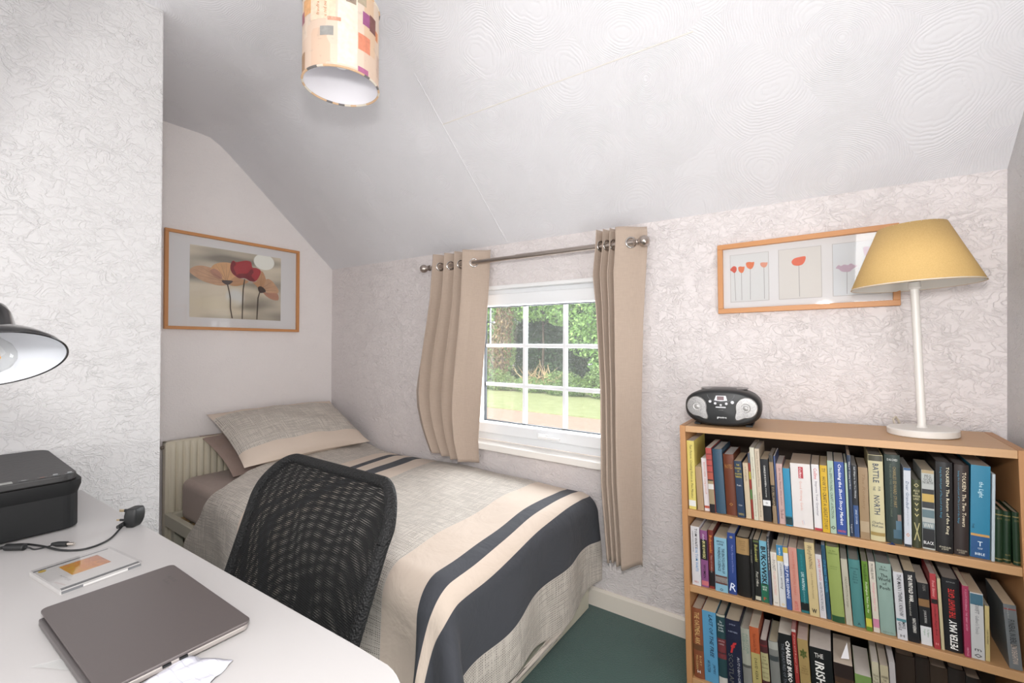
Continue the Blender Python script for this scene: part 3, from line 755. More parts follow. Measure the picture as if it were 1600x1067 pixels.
# ---- lettering
_font_cache = {}
def text_polys(txt, shear=0.0, bold=0.0):
    key = (txt, shear, bold)
    if key in _font_cache: return _font_cache[key]
    cu = bpy.data.curves.new('t', 'FONT'); cu.body = txt; cu.size = 1.0; cu.resolution_u = 1; cu.shear = shear; cu.offset = bold
    ob = bpy.data.objects.new('t', cu); COL.objects.link(ob)
    dg = bpy.context.evaluated_depsgraph_get()
    me = bpy.data.meshes.new_from_object(ob.evaluated_get(dg))
    vs = [tuple(v.co) for v in me.vertices]; fs = [tuple(p.vertices) for p in me.polygons]
    bpy.data.objects.remove(ob); bpy.data.curves.remove(cu); bpy.data.meshes.remove(me)
    xs = [v[0] for v in vs] or [0, 1]; ys = [v[1] for v in vs] or [0, 1]
    _font_cache[key] = (vs, fs, min(xs), max(xs), min(ys), max(ys)); return _font_cache[key]
def lettering(parent, name, txt, color, c, size, mode, y, shear=0.0, bold=0.0, M=None):
    """c centre (x,z); size (length, cap height); mode 'down' | 'up' | 'across'; lies in plane y facing -y"""
    vs, fs, x0, x1, y0, y1 = text_polys(txt, shear, bold)
    if not vs: return
    sx = size[0]/(x1-x0); sy = size[1]/(y1-y0); mm = MB(); out = []
    for p in vs:
        a = (p[0]-(x0+x1)/2)*sx; b = (p[1]-(y0+y1)/2)*sy
        if mode == 'down': q_ = (c[0]+b, c[1]-a)
        elif mode == 'up': q_ = (c[0]-b, c[1]+a)
        else: q_ = (c[0]+a, c[1]+b)
        out.append((q_[0], y, q_[1]))
    mm.add(out, fs)
    return mm.build(name, mat('ink_'+color, color, 0.5), parent, M=M)

def muted(h_):
    c = [int(h_[i:i+2], 16) for i in (0, 2, 4)]; g_ = sum(c)/3
    return ''.join('%02x' % int(max(0, min(255, (g_+(x-g_)*0.86)*0.93))) for x in c)
def lighter(h_):
    return ''.join('%02x' % int(min(255, int(h_[i:i+2], 16)*0.66+88)) for i in (0, 2, 4))
def book(shelf_z, x, wd, h, lean, cover, pages, depth, label, y0=0.014, hard=False, texts=(), bands=(), group=''):
    root = thing('book', label, 'book', (0, 0, 0), group=group)
    root.matrix_world = BC(x, y0, shelf_z+0.0006+max(0, wd*math.sin(R(lean)))) @ RY(lean)
    cover = muted(cover); pages = lighter(pages)
    cm = mat('cover_'+cover, cover, 0.45, noise=0.05, nscale=30)
    t = 0.0022 if hard else 0.0007
    ov = 0.003 if hard else 0.0
    bul = 0.0035 if hard else 0.0006
    # cover: curved spine + two boards
    m = MB(); n = 8; outer = []; inner = []
    for i in range(n+1):
        u = i/n; outer.append((u*wd, -bul*math.sin(PI*u)+bul))
    pts = [(0, depth)] + [(p[0], p[1]) for p in outer] + [(wd, depth), (wd-t, depth)] + [(max(t, min(wd-t, p[0])), p[1]+t) for p in outer[::-1]] + [(t, depth)]
    # split into quads for a clean shell
    lo = [(0, depth)]+outer+[(wd, depth)]; li = [(t, depth)]+[(max(t, min(wd-t, p[0])), p[1]+t) for p in outer]+[(wd-t, depth)]
    vs = []
    for z in (0, h):
        vs += [(p[0], p[1], z) for p in lo]; vs += [(p[0], p[1], z) for p in li]
    N = len(lo); fs = []
    for i in range(N-1):
        fs += [(i, i+1, 2*N+i+1, 2*N+i), (N+i+1, N+i, 3*N+i, 3*N+i+1), (i+1, i, N+i, N+i+1), (2*N+i, 2*N+i+1, 3*N+i+1, 3*N+i)]
    fs += [(0, 2*N, 3*N, N), (N-1, 2*N-1, 4*N-1, 3*N-1)]
    m.add(vs, fs); m.build('cover', cm, root, smooth=35)
    pm = mat('paper_'+pages, pages, 0.9, noise=0.06, nscale=90)
    MB().box((t*1.02, bul+t+0.0005, ov), (wd-t*1.02, depth-ov-0.0005, h-ov)).build('page_block', pm, root)
    for bd_ in bands:
        z0, z1, col = bd_[:3]; u0_, u1_ = bd_[3:] if len(bd_) > 3 else (0.02, 0.98)
        b = MB(); nn = 8
        b.add([(wd*(u0_+(u1_-u0_)*i/nn), bul-bul*math.sin(PI*(u0_+(u1_-u0_)*i/nn))-0.0004, h*zz) for zz in (z0, z1) for i in range(nn+1)], [(i, i+1, nn+2+i, nn+1+i) for i in range(nn)])
        col = muted(col); b.build('spine_band', mat('cover_'+col, col, 0.45, noise=0.05, nscale=30), root)
    for tx in texts:
        txt, col, zc, ln, cap, mode = tx[:6]; sh = tx[6] if len(tx) > 6 else 0; xo = tx[7] if len(tx) > 7 else 0.5; bo = tx[8] if len(tx) > 8 else 0.0
        yy = -0.0008 if not hard else bul*(1-math.sin(PI*max(0.15, min(0.85, xo))))-0.0010
        if hard and mode == 'across': yy = -0.0008
        lettering(root, 'spine_lettering', txt, col, (wd*xo, h*zc), (h*ln, wd*cap) if mode != 'across' else (wd*ln, h*cap), mode, min(yy, -0.0006) if not hard else yy-0.0004, sh, bo)
    return root

W0, K0, G0 = 'e6e2dd', '1a1a1c', '8a7a55'
# x, width, top, lean, cover, pages, depth, label, extra
S1 = [
 (.0195,.0235,.868,-.5,'e0cc62','bdb4ac',.17,'tall pale yellow book at the far left end of the top shelf', dict(texts=[('Fast Fiction: Creating Fiction in Five Minutes','3a382c',.55,.78,.42,'down',.2)], bands=[(.045,.13,'e4e2dc')])),
 (.046,.020,.780,-2.0,'b0906a','b89b74',.16,'short tatty brown book, spine worn bare, beside the tall yellow one', dict(texts=[])),
 (.069,.0165,.812,-2.4,'ddd2d2','cfc8c2',.14,'slim white book with pink spine writing next to the red brick patterned book', dict(texts=[('BEING HERE  being yourself','b8705f',.62,.60,.42,'down')], bands=[(.055,.10,'c8553c')])),
 (.088,.018,.849,-2.4,'b8463f','cfc6c0',.17,'book with red brick wall pattern above stacked stone pattern', dict(bands=[(.0,.13,'1f1a1c'),(.13,.36,'9c8a68'),(.36,.44,'d8d4d0'),(.44,.49,'a28c66'),(.49,.51,'241a1a'),(.62,.63,'4a1c1c'),(.72,.73,'4a1c1c'),(.81,.82,'5a2020'),(.90,.91,'5a2020'),(.51,.62,'b5503c')])),
 (.107,.030,.847,-2.2,'2f5068','a9a8a6',.165,'plain slate blue cloth hardback without a jacket', dict(hard=True)),
 (.1385,.032,.833,-2.1,'6e3016','b9b6b6',.15,'thick chestnut brown hardback with faint gilt lettering on spine', dict(hard=True,texts=[('NOTES','a8793c',.80,.70,.07,'across'),('o','a8793c',.18,.35,.05,'across')])),
 (.172,.022,.816,-2.1,'1e3350','a58457',.14,'dark navy paperback with stacked yellow title words near the top', dict(texts=[('THE','c9b443',.93,.40,.03,'across'),('POWER','c9b443',.87,.80,.035,'across'),('OF','c9b443',.82,.30,.03,'across'),('POSITIVE','c9b443',.77,.86,.035,'across'),('THINKING','c9b443',.72,.86,.035,'across'),('Peale','d8d8d8',.57,.55,.03,'across'),('Cedar','c8c8c8',.22,.5,.03,'across'),('WIN','b9a25a',.06,.7,.04,'across')])),
 (.1965,.0150,.812,-2.0,'cbb695','a8875c',.13,'cream paperback between the navy book and the thin red one', dict(texts=[('a short guide','5a4a3a',.80,.26,.35,'down')])),
 (.2125,.006,.844,-2.0,'a8382c','c9c2b8',.13,'very thin red and yellow striped booklet among cream spines', dict(bands=[(.3,.45,'5f8a48'),(.6,.72,'c8b23c'),(.85,1,'4a5568')])),
 (.2195,.0125,.864,-1.9,'cfcab4','9c9894',.15,'tall slim stone coloured booklet in front of the tall spaced title one', dict(texts=[('Selected Writings','77705e',.72,.30,.40,'down',.2),('Selected Writers Group','77705e',.20,.30,.40,'down')])),
 (.2325,.0130,.861,-1.8,'cbb9a0','9c9894',.15,'tall cream booklet with widely spaced typewriter title left of the black penguin paperback', dict(texts=[('Twenty Years of Revised Thirties','4a443c',.72,.50,.36,'down'),('Myriad Writers Group','4a443c',.22,.34,.36,'down')])),
 (.2465,.0220,.830,-1.8,'15151a','b09a78',.13,'black paperback with white band low on the spine, beside the cream booklets', dict(texts=[('CHARLES BUKOWSKI','e8e6e0',.74,.32,.22,'down'),('a map of new poems','e8e6e0',.50,.22,.22,'down'),('o','2a2a2a',.295,.30,.03,'across')], bands=[(.25,.34,'e6e4e4')])),
 (.2725,.0110,.846,-2.1,'94795a','5a5048',.12,'worn tan paperback with a black patch halfway down its spine', dict(texts=[('DUBLINERS','a89272',.38,.30,.5,'down')], bands=[(.26,.56,'26221f'),(.9,1,'3a3632')])),
 (.2840,.0045,.844,-1.8,'384a7c','c8c6c2',.13,'very thin dark blue booklet left of the pink book', {}),
 (.2895,.0165,.820,-1.8,'c9a29c','b8aaa2',.13,'dusty pink paperback with handwritten style title, left of the cyan one', dict(texts=[('Eat, Writing, Natural, Write and then','5a3c40',.62,.62,.34,'down',.25),('The Book','5a3c40',.17,.16,.5,'down',.3)])),
 (.3065,.0180,.810,-1.5,'1f8ab5','9a7a55',.13,'bright cyan paperback with a dark landscape at the spine foot', dict(bands=[(.02,.15,'1a3a40'),(.12,.17,'2a6a78')])),
 (.3255,.0520,.828,-1.2,'ded6d3','b09478',.155,'very thick white book with faded red vertical title, widest on the shelf', dict(texts=[('Collins','f2ecec',.86,.16,.11,'down'),('Good Writing Guide','cf9a8e',.50,.46,.17,'down',0,.47),('|','4a66a8',.09,.08,.05,'down',.4,.55),('|','c04a4a',.08,.08,.05,'down',.4,.48)], bands=[(.77,.95,'bf3a44',.40,.64)])),
 (.3795,.0195,.830,-1.2,'e0dcdc','b09a80',.14,'white paperback with red and black title and red foot, left of the yellow one', dict(texts=[('Collins','c03038',.86,.17,.42,'down'),('Improve Your Grammar','50485e',.48,.52,.38,'down')], bands=[(.0,.035,'b8323c')])),
 (.4000,.0175,.831,-.9,'dcae17','a3865f',.14,'bright yellow paperback with bold black capitals about crafting a story', dict(texts=[('HOW TO CRAFT A GREAT STORY','33301c',.44,.78,.50,'down'),('TY','33301c',.93,.06,.5,'down')])),
 (.4185,.0145,.846,-.8,'a4bda6','a8a49c',.14,'pale sage green paperback right of the bright yellow one', dict(texts=[('The EMOTIONAL CRAFT of FICTION','33403a',.56,.70,.42,'down'),('O','1e2424',.08,.05,.8,'down',0,.5,.02)])),
 (.4338,.0240,.845,-.6,'23489c','a39684',.14,'royal blue paperback with bold white title and orange foot lettering', dict(texts=[('Cracking the Short Story Market','e6e8f0',.55,.84,.42,'down',.15,.5,.012),('WRITES','d85a30',.045,.80,.03,'across')])),
 (.4585,.0050,.845,-.4,'a9c2a8','b8b4a8',.14,'very thin mint green booklet between two dark blue spines', {}),
 (.4645,.0085,.868,-.4,'152a48','8a7460',.15,'thin tall midnight blue paperback left of the black and blue one', dict(texts=[('What If? Creating and More','d6d6d6',.75,.34,.45,'down'),('Legend','d6d6d6',.1,.1,.45,'down')])),
 (.4740,.0125,.840,-.4,'17181c','6a625a',.14,'black paperback with a blue lower part and white title, left of the old tan book', dict(texts=[('365 Ways to Get You Writing','d8dadc',.76,.44,.36,'down',.15),('JANE COOPER','cfd6e2',.28,.20,.4,'down')], bands=[(.0,.44,'2c4e86')])),
 (.4880,.0215,.837,-.1,'9c7e58','7a644c',.14,'old faded tan hardback with a pale library label, left of the big cream book', dict(texts=[('The Romany','7d6244',.66,.50,.40,'down',.2)], bands=[(.10,.25,'b29a78')])),
 (.5110,.0330,.875,0,'ccc293','4a453e',.16,'large cream jacketed hardback with dark blue serif title about a northern battle', dict(hard=True,texts=[('BATTLE','2c3a50',.79,.22,.40,'down',0,.5,.01),('FOR','2c3a50',.61,.05,.16,'down',0,.7),('THE','2c3a50',.61,.05,.16,'down',0,.35),('NORTH','2c3a50',.42,.22,.40,'down',0,.5,.01),('Charles','2c3a50',.215,.74,.028,'across'),('McKean','2c3a50',.175,.74,.028,'across')], bands=[(.93,.995,'4a4636'),(.06,.10,'a58a4a')])),
 (.5460,.0340,.879,.3,'25362f','7d7468',.17,'large dark bottle green hardback with a blue portrait patch and gold title', dict(hard=True,texts=[('DAICHES','d0d2cc',.945,.66,.025,'across'),('CHARLES EDWARD STUART','8f7c4c',.64,.46,.20,'down',0,.62),('THE LIFE AND TIMES OF BONNIE PRINCE CHARLIE','5f6a58',.60,.60,.12,'down',0,.36)], bands=[(.06,.16,'3f6274',.45,.98),(.16,.26,'4f7286',.62,.98),(.26,.33,'8a7268',.74,.98)])),
 (.5830,.0150,.848,1.0,'c5cad2','5c5852',.15,'slim white keepsake hardback with blue grey vertical lettering and orange motif', dict(texts=[('Dear Grandad','38506e',.66,.34,.42,'down',.2),('from you to me','8a949e',.38,.22,.36,'down',.1),('o','c87838',.15,.5,.05,'across')], bands=[(.0,.03,'1e2632'),(.97,1,'2a5a8c')])),
 (.6000,.0185,.818,1.0,'3f4228','57503f',.14,'olive hardback with gilt hearts and scrollwork down the spine', dict(hard=True,texts=[('ALICE','c6bf90',.84,.7,.03,'across'),('IN','c6bf90',.80,.3,.025,'across'),('WONDER','c6bf90',.76,.8,.03,'across'),('LAND','c6bf90',.72,.7,.03,'across'),('o','a8a070',.92,.6,.06,'across'),('v','b8ae78',.64,.5,.04,'across'),('v','b8ae78',.56,.5,.04,'across'),('v','b8ae78',.48,.5,.04,'across'),('X','a8a070',.24,.7,.26,'across')])),
 (.6205,.0255,.846,.9,'b2b6b0','9a8868',.14,'black and white illustrated paperback with a torn spine head and yellow oval', dict(texts=[('PEG','1c1c1c',.925,.5,.035,'across'),('GOES','1c1c1c',.885,.7,.035,'across'),('NORTH','1c1c1c',.845,.8,.035,'across'),('BLACK','e8e8e8',.085,.8,.04,'across'),('WWW','d8d8d0',.30,.8,.06,'across')], bands=[(.02,.26,'15161a'),(.26,.34,'6e8288'),(.40,.50,'5a757c'),(.52,.60,'26282c'),(.60,.70,'c9a348'),(.70,.76,'1c1d20'),(.96,1.0,'b39a6c')])),
 (.6470,.0330,.873,1.3,'141113','2a2220',.165,'black jacketed hardback with cream and blue title, left of two matching dark ones', dict(hard=True,texts=[('TOLKIEN  The Return of the King','ded4b8',.58,.74,.24,'down',0,.66,.006),('being the third part of The Lord of the Rings','3f86a2',.66,.56,.15,'down',0,.28),('GEORGE ALLEN','c8c0a8',.065,.7,.018,'across'),('& UNWIN','c8c0a8',.042,.4,.018,'across')])),
 (.6815,.0280,.869,1.7,'30221f','2c2422',.165,'dark brown jacketed hardback with cream and blue title, right of the black one', dict(hard=True,texts=[('TOLKIEN  The Two Towers','d8cbb0',.62,.60,.26,'down',0,.66,.006),('being the second part of The Lord of the Rings','3f86a2',.64,.58,.16,'down',0,.28),('GEORGE ALLEN','b8ae98',.055,.7,.018,'across'),('& UNWIN','b8ae98',.032,.4,.018,'across')])),
 (.7115,.0360,.871,2.1,'1380a6','8a7462',.15,'thick bright blue holy book with an orange stripe low on the spine', dict(texts=[('the Light','c4e4ec',.74,.17,.30,'down',.15),('THE','14181c',.34,.05,.1,'down',0,.14),('BIBLE','d8e6ee',.045,.5,.025,'across'),('CEV','d8e6ee',.105,.25,.018,'across'),('T','d8e6ee',.155,.25,.05,'across')], bands=[(.0,.235,'13508c'),(.235,.26,'d19a4c')])),
 (.7490,.0055,.854,2.1,'b8c4cc','c2c8cc',.14,'very thin pale booklet beside the thick blue holy book', {}),
 (.7555,.0140,.765,1.8,'16361d','6e5a3c',.11,'small dark green gilt banded hardback, leftmost of three at the shelf end', dict(hard=True,bands=[(.90,.92,'8a7a44'),(.05,.07,'8a7a44')],texts=[('SCOTT','8a7c48',.84,.6,.03,'across')])),
 (.7705,.0140,.763,1.6,'16361d','9a5a30',.11,'small dark green gilt banded hardback, middle of three at the shelf end', dict(hard=True,bands=[(.90,.92,'8a7a44'),(.05,.07,'8a7a44')],texts=[('SCOTT','8a7c48',.84,.6,.03,'across'),('NELSON','8a7c48',.16,.6,.03,'across')])),
 (.7855,.0130,.765,0.6,'16361d','6e5a3c',.11,'small dark green gilt banded hardback, rightmost of three at the shelf end', dict(hard=True,bands=[(.90,.92,'8a7a44'),(.05,.07,'8a7a44')],texts=[('SCOTT','8a7c48',.84,.6,.03,'across')])),
]
S2 = [
 (.0250,.0280,.577,-.5,'d6d2d4','a89078',.15,'white paperback with black and blue interview title at the left end, middle shelf', dict(texts=[('TOM WAITS','1c1c20',.80,.34,.30,'down',0,.62,.012),('ON TOM WAITS','3a7fb4',.44,.40,.30,'down',0,.62,.006),('INTERVIEWS AND ENCOUNTERS','44484e',.74,.36,.14,'down',0,.25),('PRESS','b05048',.06,.5,.03,'across')])),
 (.0545,.0225,.568,-.5,'8a4a80','9a8a74',.13,'purple paperback with a black title box, second from the left end, middle shelf', dict(texts=[('BUKOWSKI','d8cf8c',.66,.30,.40,'down',0,.5,.01),('WOMEN','2a1828',.28,.24,.36,'down',0,.5,.01),('charles','dcd0dc',.88,.12,.3,'down',.2)], bands=[(.48,.84,'1c1a1c'),(.03,.11,'d06a70')])),
 (.0790,.0160,.573,-.4,'7a2c20','9a866c',.13,'dark red and black paperback right of the purple one', dict(texts=[('Bukowski','c8803c',.76,.30,.5,'down',0,.5,.01),('Tales of Ordinary','bcaaa0',.42,.30,.34,'down',.2)], bands=[(.0,.04,'8a2a20'),(.04,.30,'1e1718')])),
 (.0980,.0385,.556,-.1,'7fb2c9','a08a68',.14,'pale blue paperback with dense black forensic title and skull picture', dict(texts=[('BRIAN','15202a',.93,.56,.035,'across'),('LANE','15202a',.88,.48,.035,'across'),('THE ENCYCLOPEDIA OF','15202a',.58,.46,.22,'down',0,.70,.01),('FORENSIC SCIENCE','15202a',.60,.44,.22,'down',0,.38,.01),('o','203040',.045,.28,.05,'across')], bands=[(.14,.30,'6b4038'),(.17,.27,'d2ccc6')])),
 (.1385,.0235,.578,-.2,'26408a','8a7a66',.14,'deep blue paperback with large white curling initials at the foot', dict(texts=[('Magick, Mystery and Medicine','8a90c0',.58,.46,.26,'down',.2,.58),('R','d8deee',.12,.8,.13,'across',.2),('*','c8b060',.93,.4,.05,'across')])),
 (.1640,.0395,.570,-.5,'17120f','6b5a40',.14,'thick black hardback with a tan paper label at the top of the spine', dict(hard=True,texts=[('SELECTED','6a5232',.93,.5,.016,'across'),('SHORT','6a5232',.895,.4,.016,'across'),('STORIES','6a5232',.86,.46,.016,'across'),('OF','6a5232',.825,.2,.014,'across'),('CRIME','6a5232',.79,.4,.016,'across')], bands=[(.71,.985,'a9834f')])),
 (.2060,.0085,.572,-.9,'1b1a1a','4a4238',.12,'thin black booklet right of the thick black hardback', dict(texts=[('THE NIGHT','8a8478',.72,.22,.4,'down')])),
 (.2160,.0160,.572,-.9,'1a1b17','8a7656',.13,'black paperback with green cursive title left of the bright cyan lettered one', dict(texts=[('Bukowski','a9a85c',.78,.28,.55,'down',.15,.5,.01),('Post Office','d4d0c4',.36,.24,.42,'down',.3)], bands=[(.02,.08,'c4bda6'),(.955,.985,'5a6a3a')])),
 (.2330,.0210,.571,-.9,'6cb0c8','8a7656',.13,'cyan paperback with huge black capitals and green foot', dict(texts=[('BUKOWSKI','111418',.60,.62,.68,'down',0,.5,.03),('HAM ON','e0e8e0',.25,.6,.03,'across'),('RYE','e0e8e0',.21,.5,.03,'across'),('P','c04a30',.06,.4,.05,'across')], bands=[(.0,.30,'1d6b4c')])),
 (.2550,.0075,.590,-.9,'23252e','5c5a5c',.14,'thin charcoal paperback with tiny white capitals, taller than its neighbours', dict(texts=[('THE NEW READER NEVER STOPS','d4d4d4',.74,.46,.4,'down')], bands=[(.0,.5,'3e4a66')])),
 (.2645,.0165,.543,-1.7,'ddd4c8','b7a486',.11,'short cream paperback with faint red spine words, a pocket dictionary', dict(texts=[('The','c9a49a',.93,.10,.4,'down'),('POCKET','3a3638',.76,.20,.44,'down'),('ROGERS DICTIONARY','cc9288',.42,.44,.42,'down'),('***','555050',.06,.5,.03,'across')])),
 (.2825,.0175,.568,-1.9,'d3d4d6','9c8a6c',.13,'white creative exercise paperback with a blue and yellow head', dict(texts=[('creative writing','3e3c44',.50,.42,.46,'down',.25),('write','e8e8e8',.90,.12,.3,'down'),('o','c9a83c',.045,.5,.04,'across')], bands=[(.83,1.0,'2f86b6'),(.74,.83,'d8b03a')])),
 (.3015,.0135,.569,-2.1,'35559a','9a8a70',.13,'blue and white self publishing guide with a yellow spine head', dict(texts=[('SELF PUBLISHING','e4e6ee',.46,.56,.55,'down',.15,.5,.006)], bands=[(.90,.99,'d0b040'),(.70,.90,'d9d9dc')])),
 (.3160,.0220,.569,-2.1,'d08c7c','a99078',.13,'salmon pink paperback with red spine capitals, left of the teal one', dict(texts=[('RALPH AND JO','b86654',.82,.24,.28,'down'),('THE ESSENTIAL DIARY','b86654',.50,.50,.30,'down'),('ARTISTE','b03c34',.09,.14,.40,'down')])),
 (.3390,.0205,.568,-2.3,'146e74','8f7a60',.13,'deep teal paperback with black publisher block at the spine foot', dict(texts=[('SHORT BOOK OF','2c9094',.80,.24,.26,'down'),('LIFE WRITING','cfe0de',.50,.28,.34,'down'),('edited by readers','8ab8b8',.25,.2,.2,'down')], bands=[(.04,.16,'14181a')])),
 (.3605,.0245,.595,-2.4,'cdb67e','8e7a5a',.14,'tall cream yellow paperback about painting with words', dict(texts=[('Word','3f3a34',.90,.12,.50,'down',.25),('PAINTING','3f3a34',.74,.19,.34,'down'),('a Guide to Writing More Descriptively','77684a',.42,.36,.22,'down',.2),('W','22201c',.075,.5,.06,'across',0,.5,.03)])),
 (.3860,.0155,.564,-2.6,'cdc8cc','5a5050',.13,'white paperback with red author capitals and handwritten black title', dict(texts=[('JAMES WOOD','b84a4c',.76,.34,.5,'down',0,.5),('HOW FICTION WORKS','54545c',.34,.44,.44,'down',.1)])),
 (.4030,.0095,.594,-2.6,'1d4a66','5a6470',.14,'slim petrol blue study guide left of the lime green hardback', dict(texts=[('STUDYING THE NOVEL','4a9ac0',.58,.44,.55,'down',.1)])),
 (.4145,.0315,.595,-2.6,'93a452','6a6240',.15,'lime green faded hardback with dark green foot and worn edges', dict(hard=True,texts=[('In the','4f5f2c',.95,.44,.022,'across'),('Wilderness','4f5f2c',.915,.72,.022,'across'),('Illustrated','4f5f2c',.74,.5,.014,'across'),('by Author','4f5f2c',.71,.5,.014,'across')], bands=[(.0,.085,'24512e')])),
 (.4480,.0150,.566,-2.6,'b8b19c','6b645a',.13,'cream grey slim hardback between the lime green and teal ones', dict(texts=[('PADDINGTON at Large','6a6458',.50,.46,.42,'down',.1)])),
 (.4650,.0270,.568,-2.4,'468684','5f5a50',.13,'teal children\'s hardback with cream horizontal title lines', dict(hard=True,texts=[('Holiday','15383c',.87,.66,.028,'across'),('at','15383c',.825,.2,.022,'across'),('The','15383c',.785,.36,.026,'across'),('Dew','15383c',.745,.36,.026,'across'),('Drop','15383c',.705,.46,.026,'across'),('Inn','15383c',.665,.3,.026,'across'),('A','15383c',.05,.3,.04,'across')])),
 (.4940,.0135,.572,-2.0,'5f8a22','554e3a',.12,'leaf green slim hardback with yellow label at the foot', dict(texts=[('Michael Bond','1c2c12',.84,.24,.5,'down'),('Paddington Takes the Air','dfe2cc',.48,.44,.44,'down')], bands=[(.06,.18,'cfc53a')])),
 (.5100,.0140,.574,-2.0,'d2c8b8','4e4a48',.12,'cream slim hardback with pink title and pink foot label', dict(texts=[('MICHAEL BOND','38342f',.86,.22,.40,'down'),('Paddington Helps Out','cf7a88',.50,.40,.46,'down')], bands=[(.07,.19,'cc7a98')])),
 (.5255,.0335,.574,-1.8,'8ba79c','4c4640',.14,'wide duck egg green hardback with large black horizontal title', dict(hard=True,texts=[('A. A.','2a3632',.95,.34,.024,'across'),('Milne','2a3632',.912,.50,.026,'across'),('The','1f2826',.83,.46,.046,'across',0,.5,.006),('World','1f2826',.775,.78,.050,'across',0,.5,.006),('of','1f2826',.715,.28,.040,'across',0,.5,.006),('Pooh','1f2826',.655,.66,.050,'across',0,.5,.006),('METHUEN','57685f',.035,.66,.016,'across')])),
 (.5610,.0215,.560,-1.6,'cdcbcf','b5a68e',.13,'white paperback with uneven hand drawn black capitals down the spine', dict(texts=[('THE MAN I THINK I KNOW','1c1c20',.66,.62,.42,'down',.1,.55,.01),('MIKE','1c1c20',.22,.10,.3,'down',0,.7,.01),('GAYLE','1c1c20',.20,.12,.3,'down',0,.32,.01),('H','1c1c20',.06,.4,.04,'across')], bands=[(.27,.31,'4f8a94')])),
 (.5840,.0240,.568,-1.5,'14151a','a38a62',.14,'black paperback with bold white capitals about an untold conflict', dict(texts=[('THE UNTOLD WAR','e2dfd8',.76,.38,.38,'down',.1,.5,.02),('inside the hearts and minds','aaa69e',.47,.2,.2,'down',0,.35),('NANCY SHERMAN','d8d5ce',.24,.20,.3,'down',0,.6,.01)])),
 (.6100,.0230,.542,-1.4,'17161a','a08f78',.13,'black and white paperback with a small candlelit picture mid spine', dict(texts=[('COLLINS','8a8680',.93,.1,.25,'down',0,.6),('JOHN BUNYAN','c8c6c2',.46,.20,.30,'down',0,.5),('The Pilgrims','5a8a60',.20,.13,.22,'down',0,.66),('Progress','5a8a60',.205,.10,.22,'down',0,.36)], bands=[(.0,.30,'d9d8da'),(.62,.74,'8a6238')])),
 (.6350,.0125,.575,-1.2,'b43036','7a6055',.13,'slim red hardback with black cursive title beside a cream spine', dict(texts=[('Frank Skinner','e0a8a4',.80,.22,.44,'down',.2),("A Comedian's Prayer Book",'3c1014',.40,.44,.44,'down',.25),('H','e0a8a4',.07,.4,.03,'across')], bands=[(.60,.66,'1c1416')])),
 (.6495,.0065,.564,-1.2,'c6b68c','8a7c60',.13,'thin yellowed cream booklet between the red book and the thick black thriller', {}),
 (.6575,.0345,.568,-.7,'131116','5a4c40',.15,'thick black hardback with white and red capitals reading upward', dict(hard=True,texts=[('PETER MAY','eceae6',.24,.40,.42,'up',.15,.5,.02),('THE NIGHT GATE','c3302c',.665,.40,.36,'up',.15,.5,.012),('BESTSELLER','9a9a9a',.955,.5,.014,'across')])),
 (.6930,.0120,.560,0,'a82c52','a08a66',.12,'slim crimson pink paperback right of the thick black thriller', dict(texts=[('F. SCOTT FITZGERALD','d49aac',.80,.30,.28,'down'),('THE GREAT GATSBY','d49aac',.50,.26,.28,'down'),('VINTAGE','d8a0b0',.08,.12,.3,'down')])),
 (.7060,.0245,.546,.4,'c5c5c4','a3815a',.13,'white paperback with a blue engraving at the head and curled top pages', dict(texts=[('SWIFT','55565a',.76,.14,.32,'down'),("Gulliver's Travels",'6e6f73',.52,.28,.28,'down'),('o','303034',.055,.6,.06,'across'),('m','303034',.14,.5,.035,'across')], bands=[(.82,.985,'3c6a80')])),
 (.7320,.0080,.518,1.0,'c7b272','5c5348',.13,'thin pale yellow booklet just left of the leaning grey book', dict(texts=[('PICKING STRAWBERRIES','4a4232',.44,.26,.4,'down')])),
 (.7725,.0225,.535,-2.6,'6d7274','9c7c52',.15,'grey paperback with red splashes leaning left at the right end, middle shelf', dict(texts=[('FUNERAL IN BERLIN','24282a',.56,.42,.50,'down',0,.5,.012),('LEN DEIGHTON','b9a89a',.24,.30,.44,'down',0,.5,.012),('The Sunday Express','a4a4a0',.87,.16,.16,'down',.2,.3)], bands=[(.92,.94,'96403c')])),
]
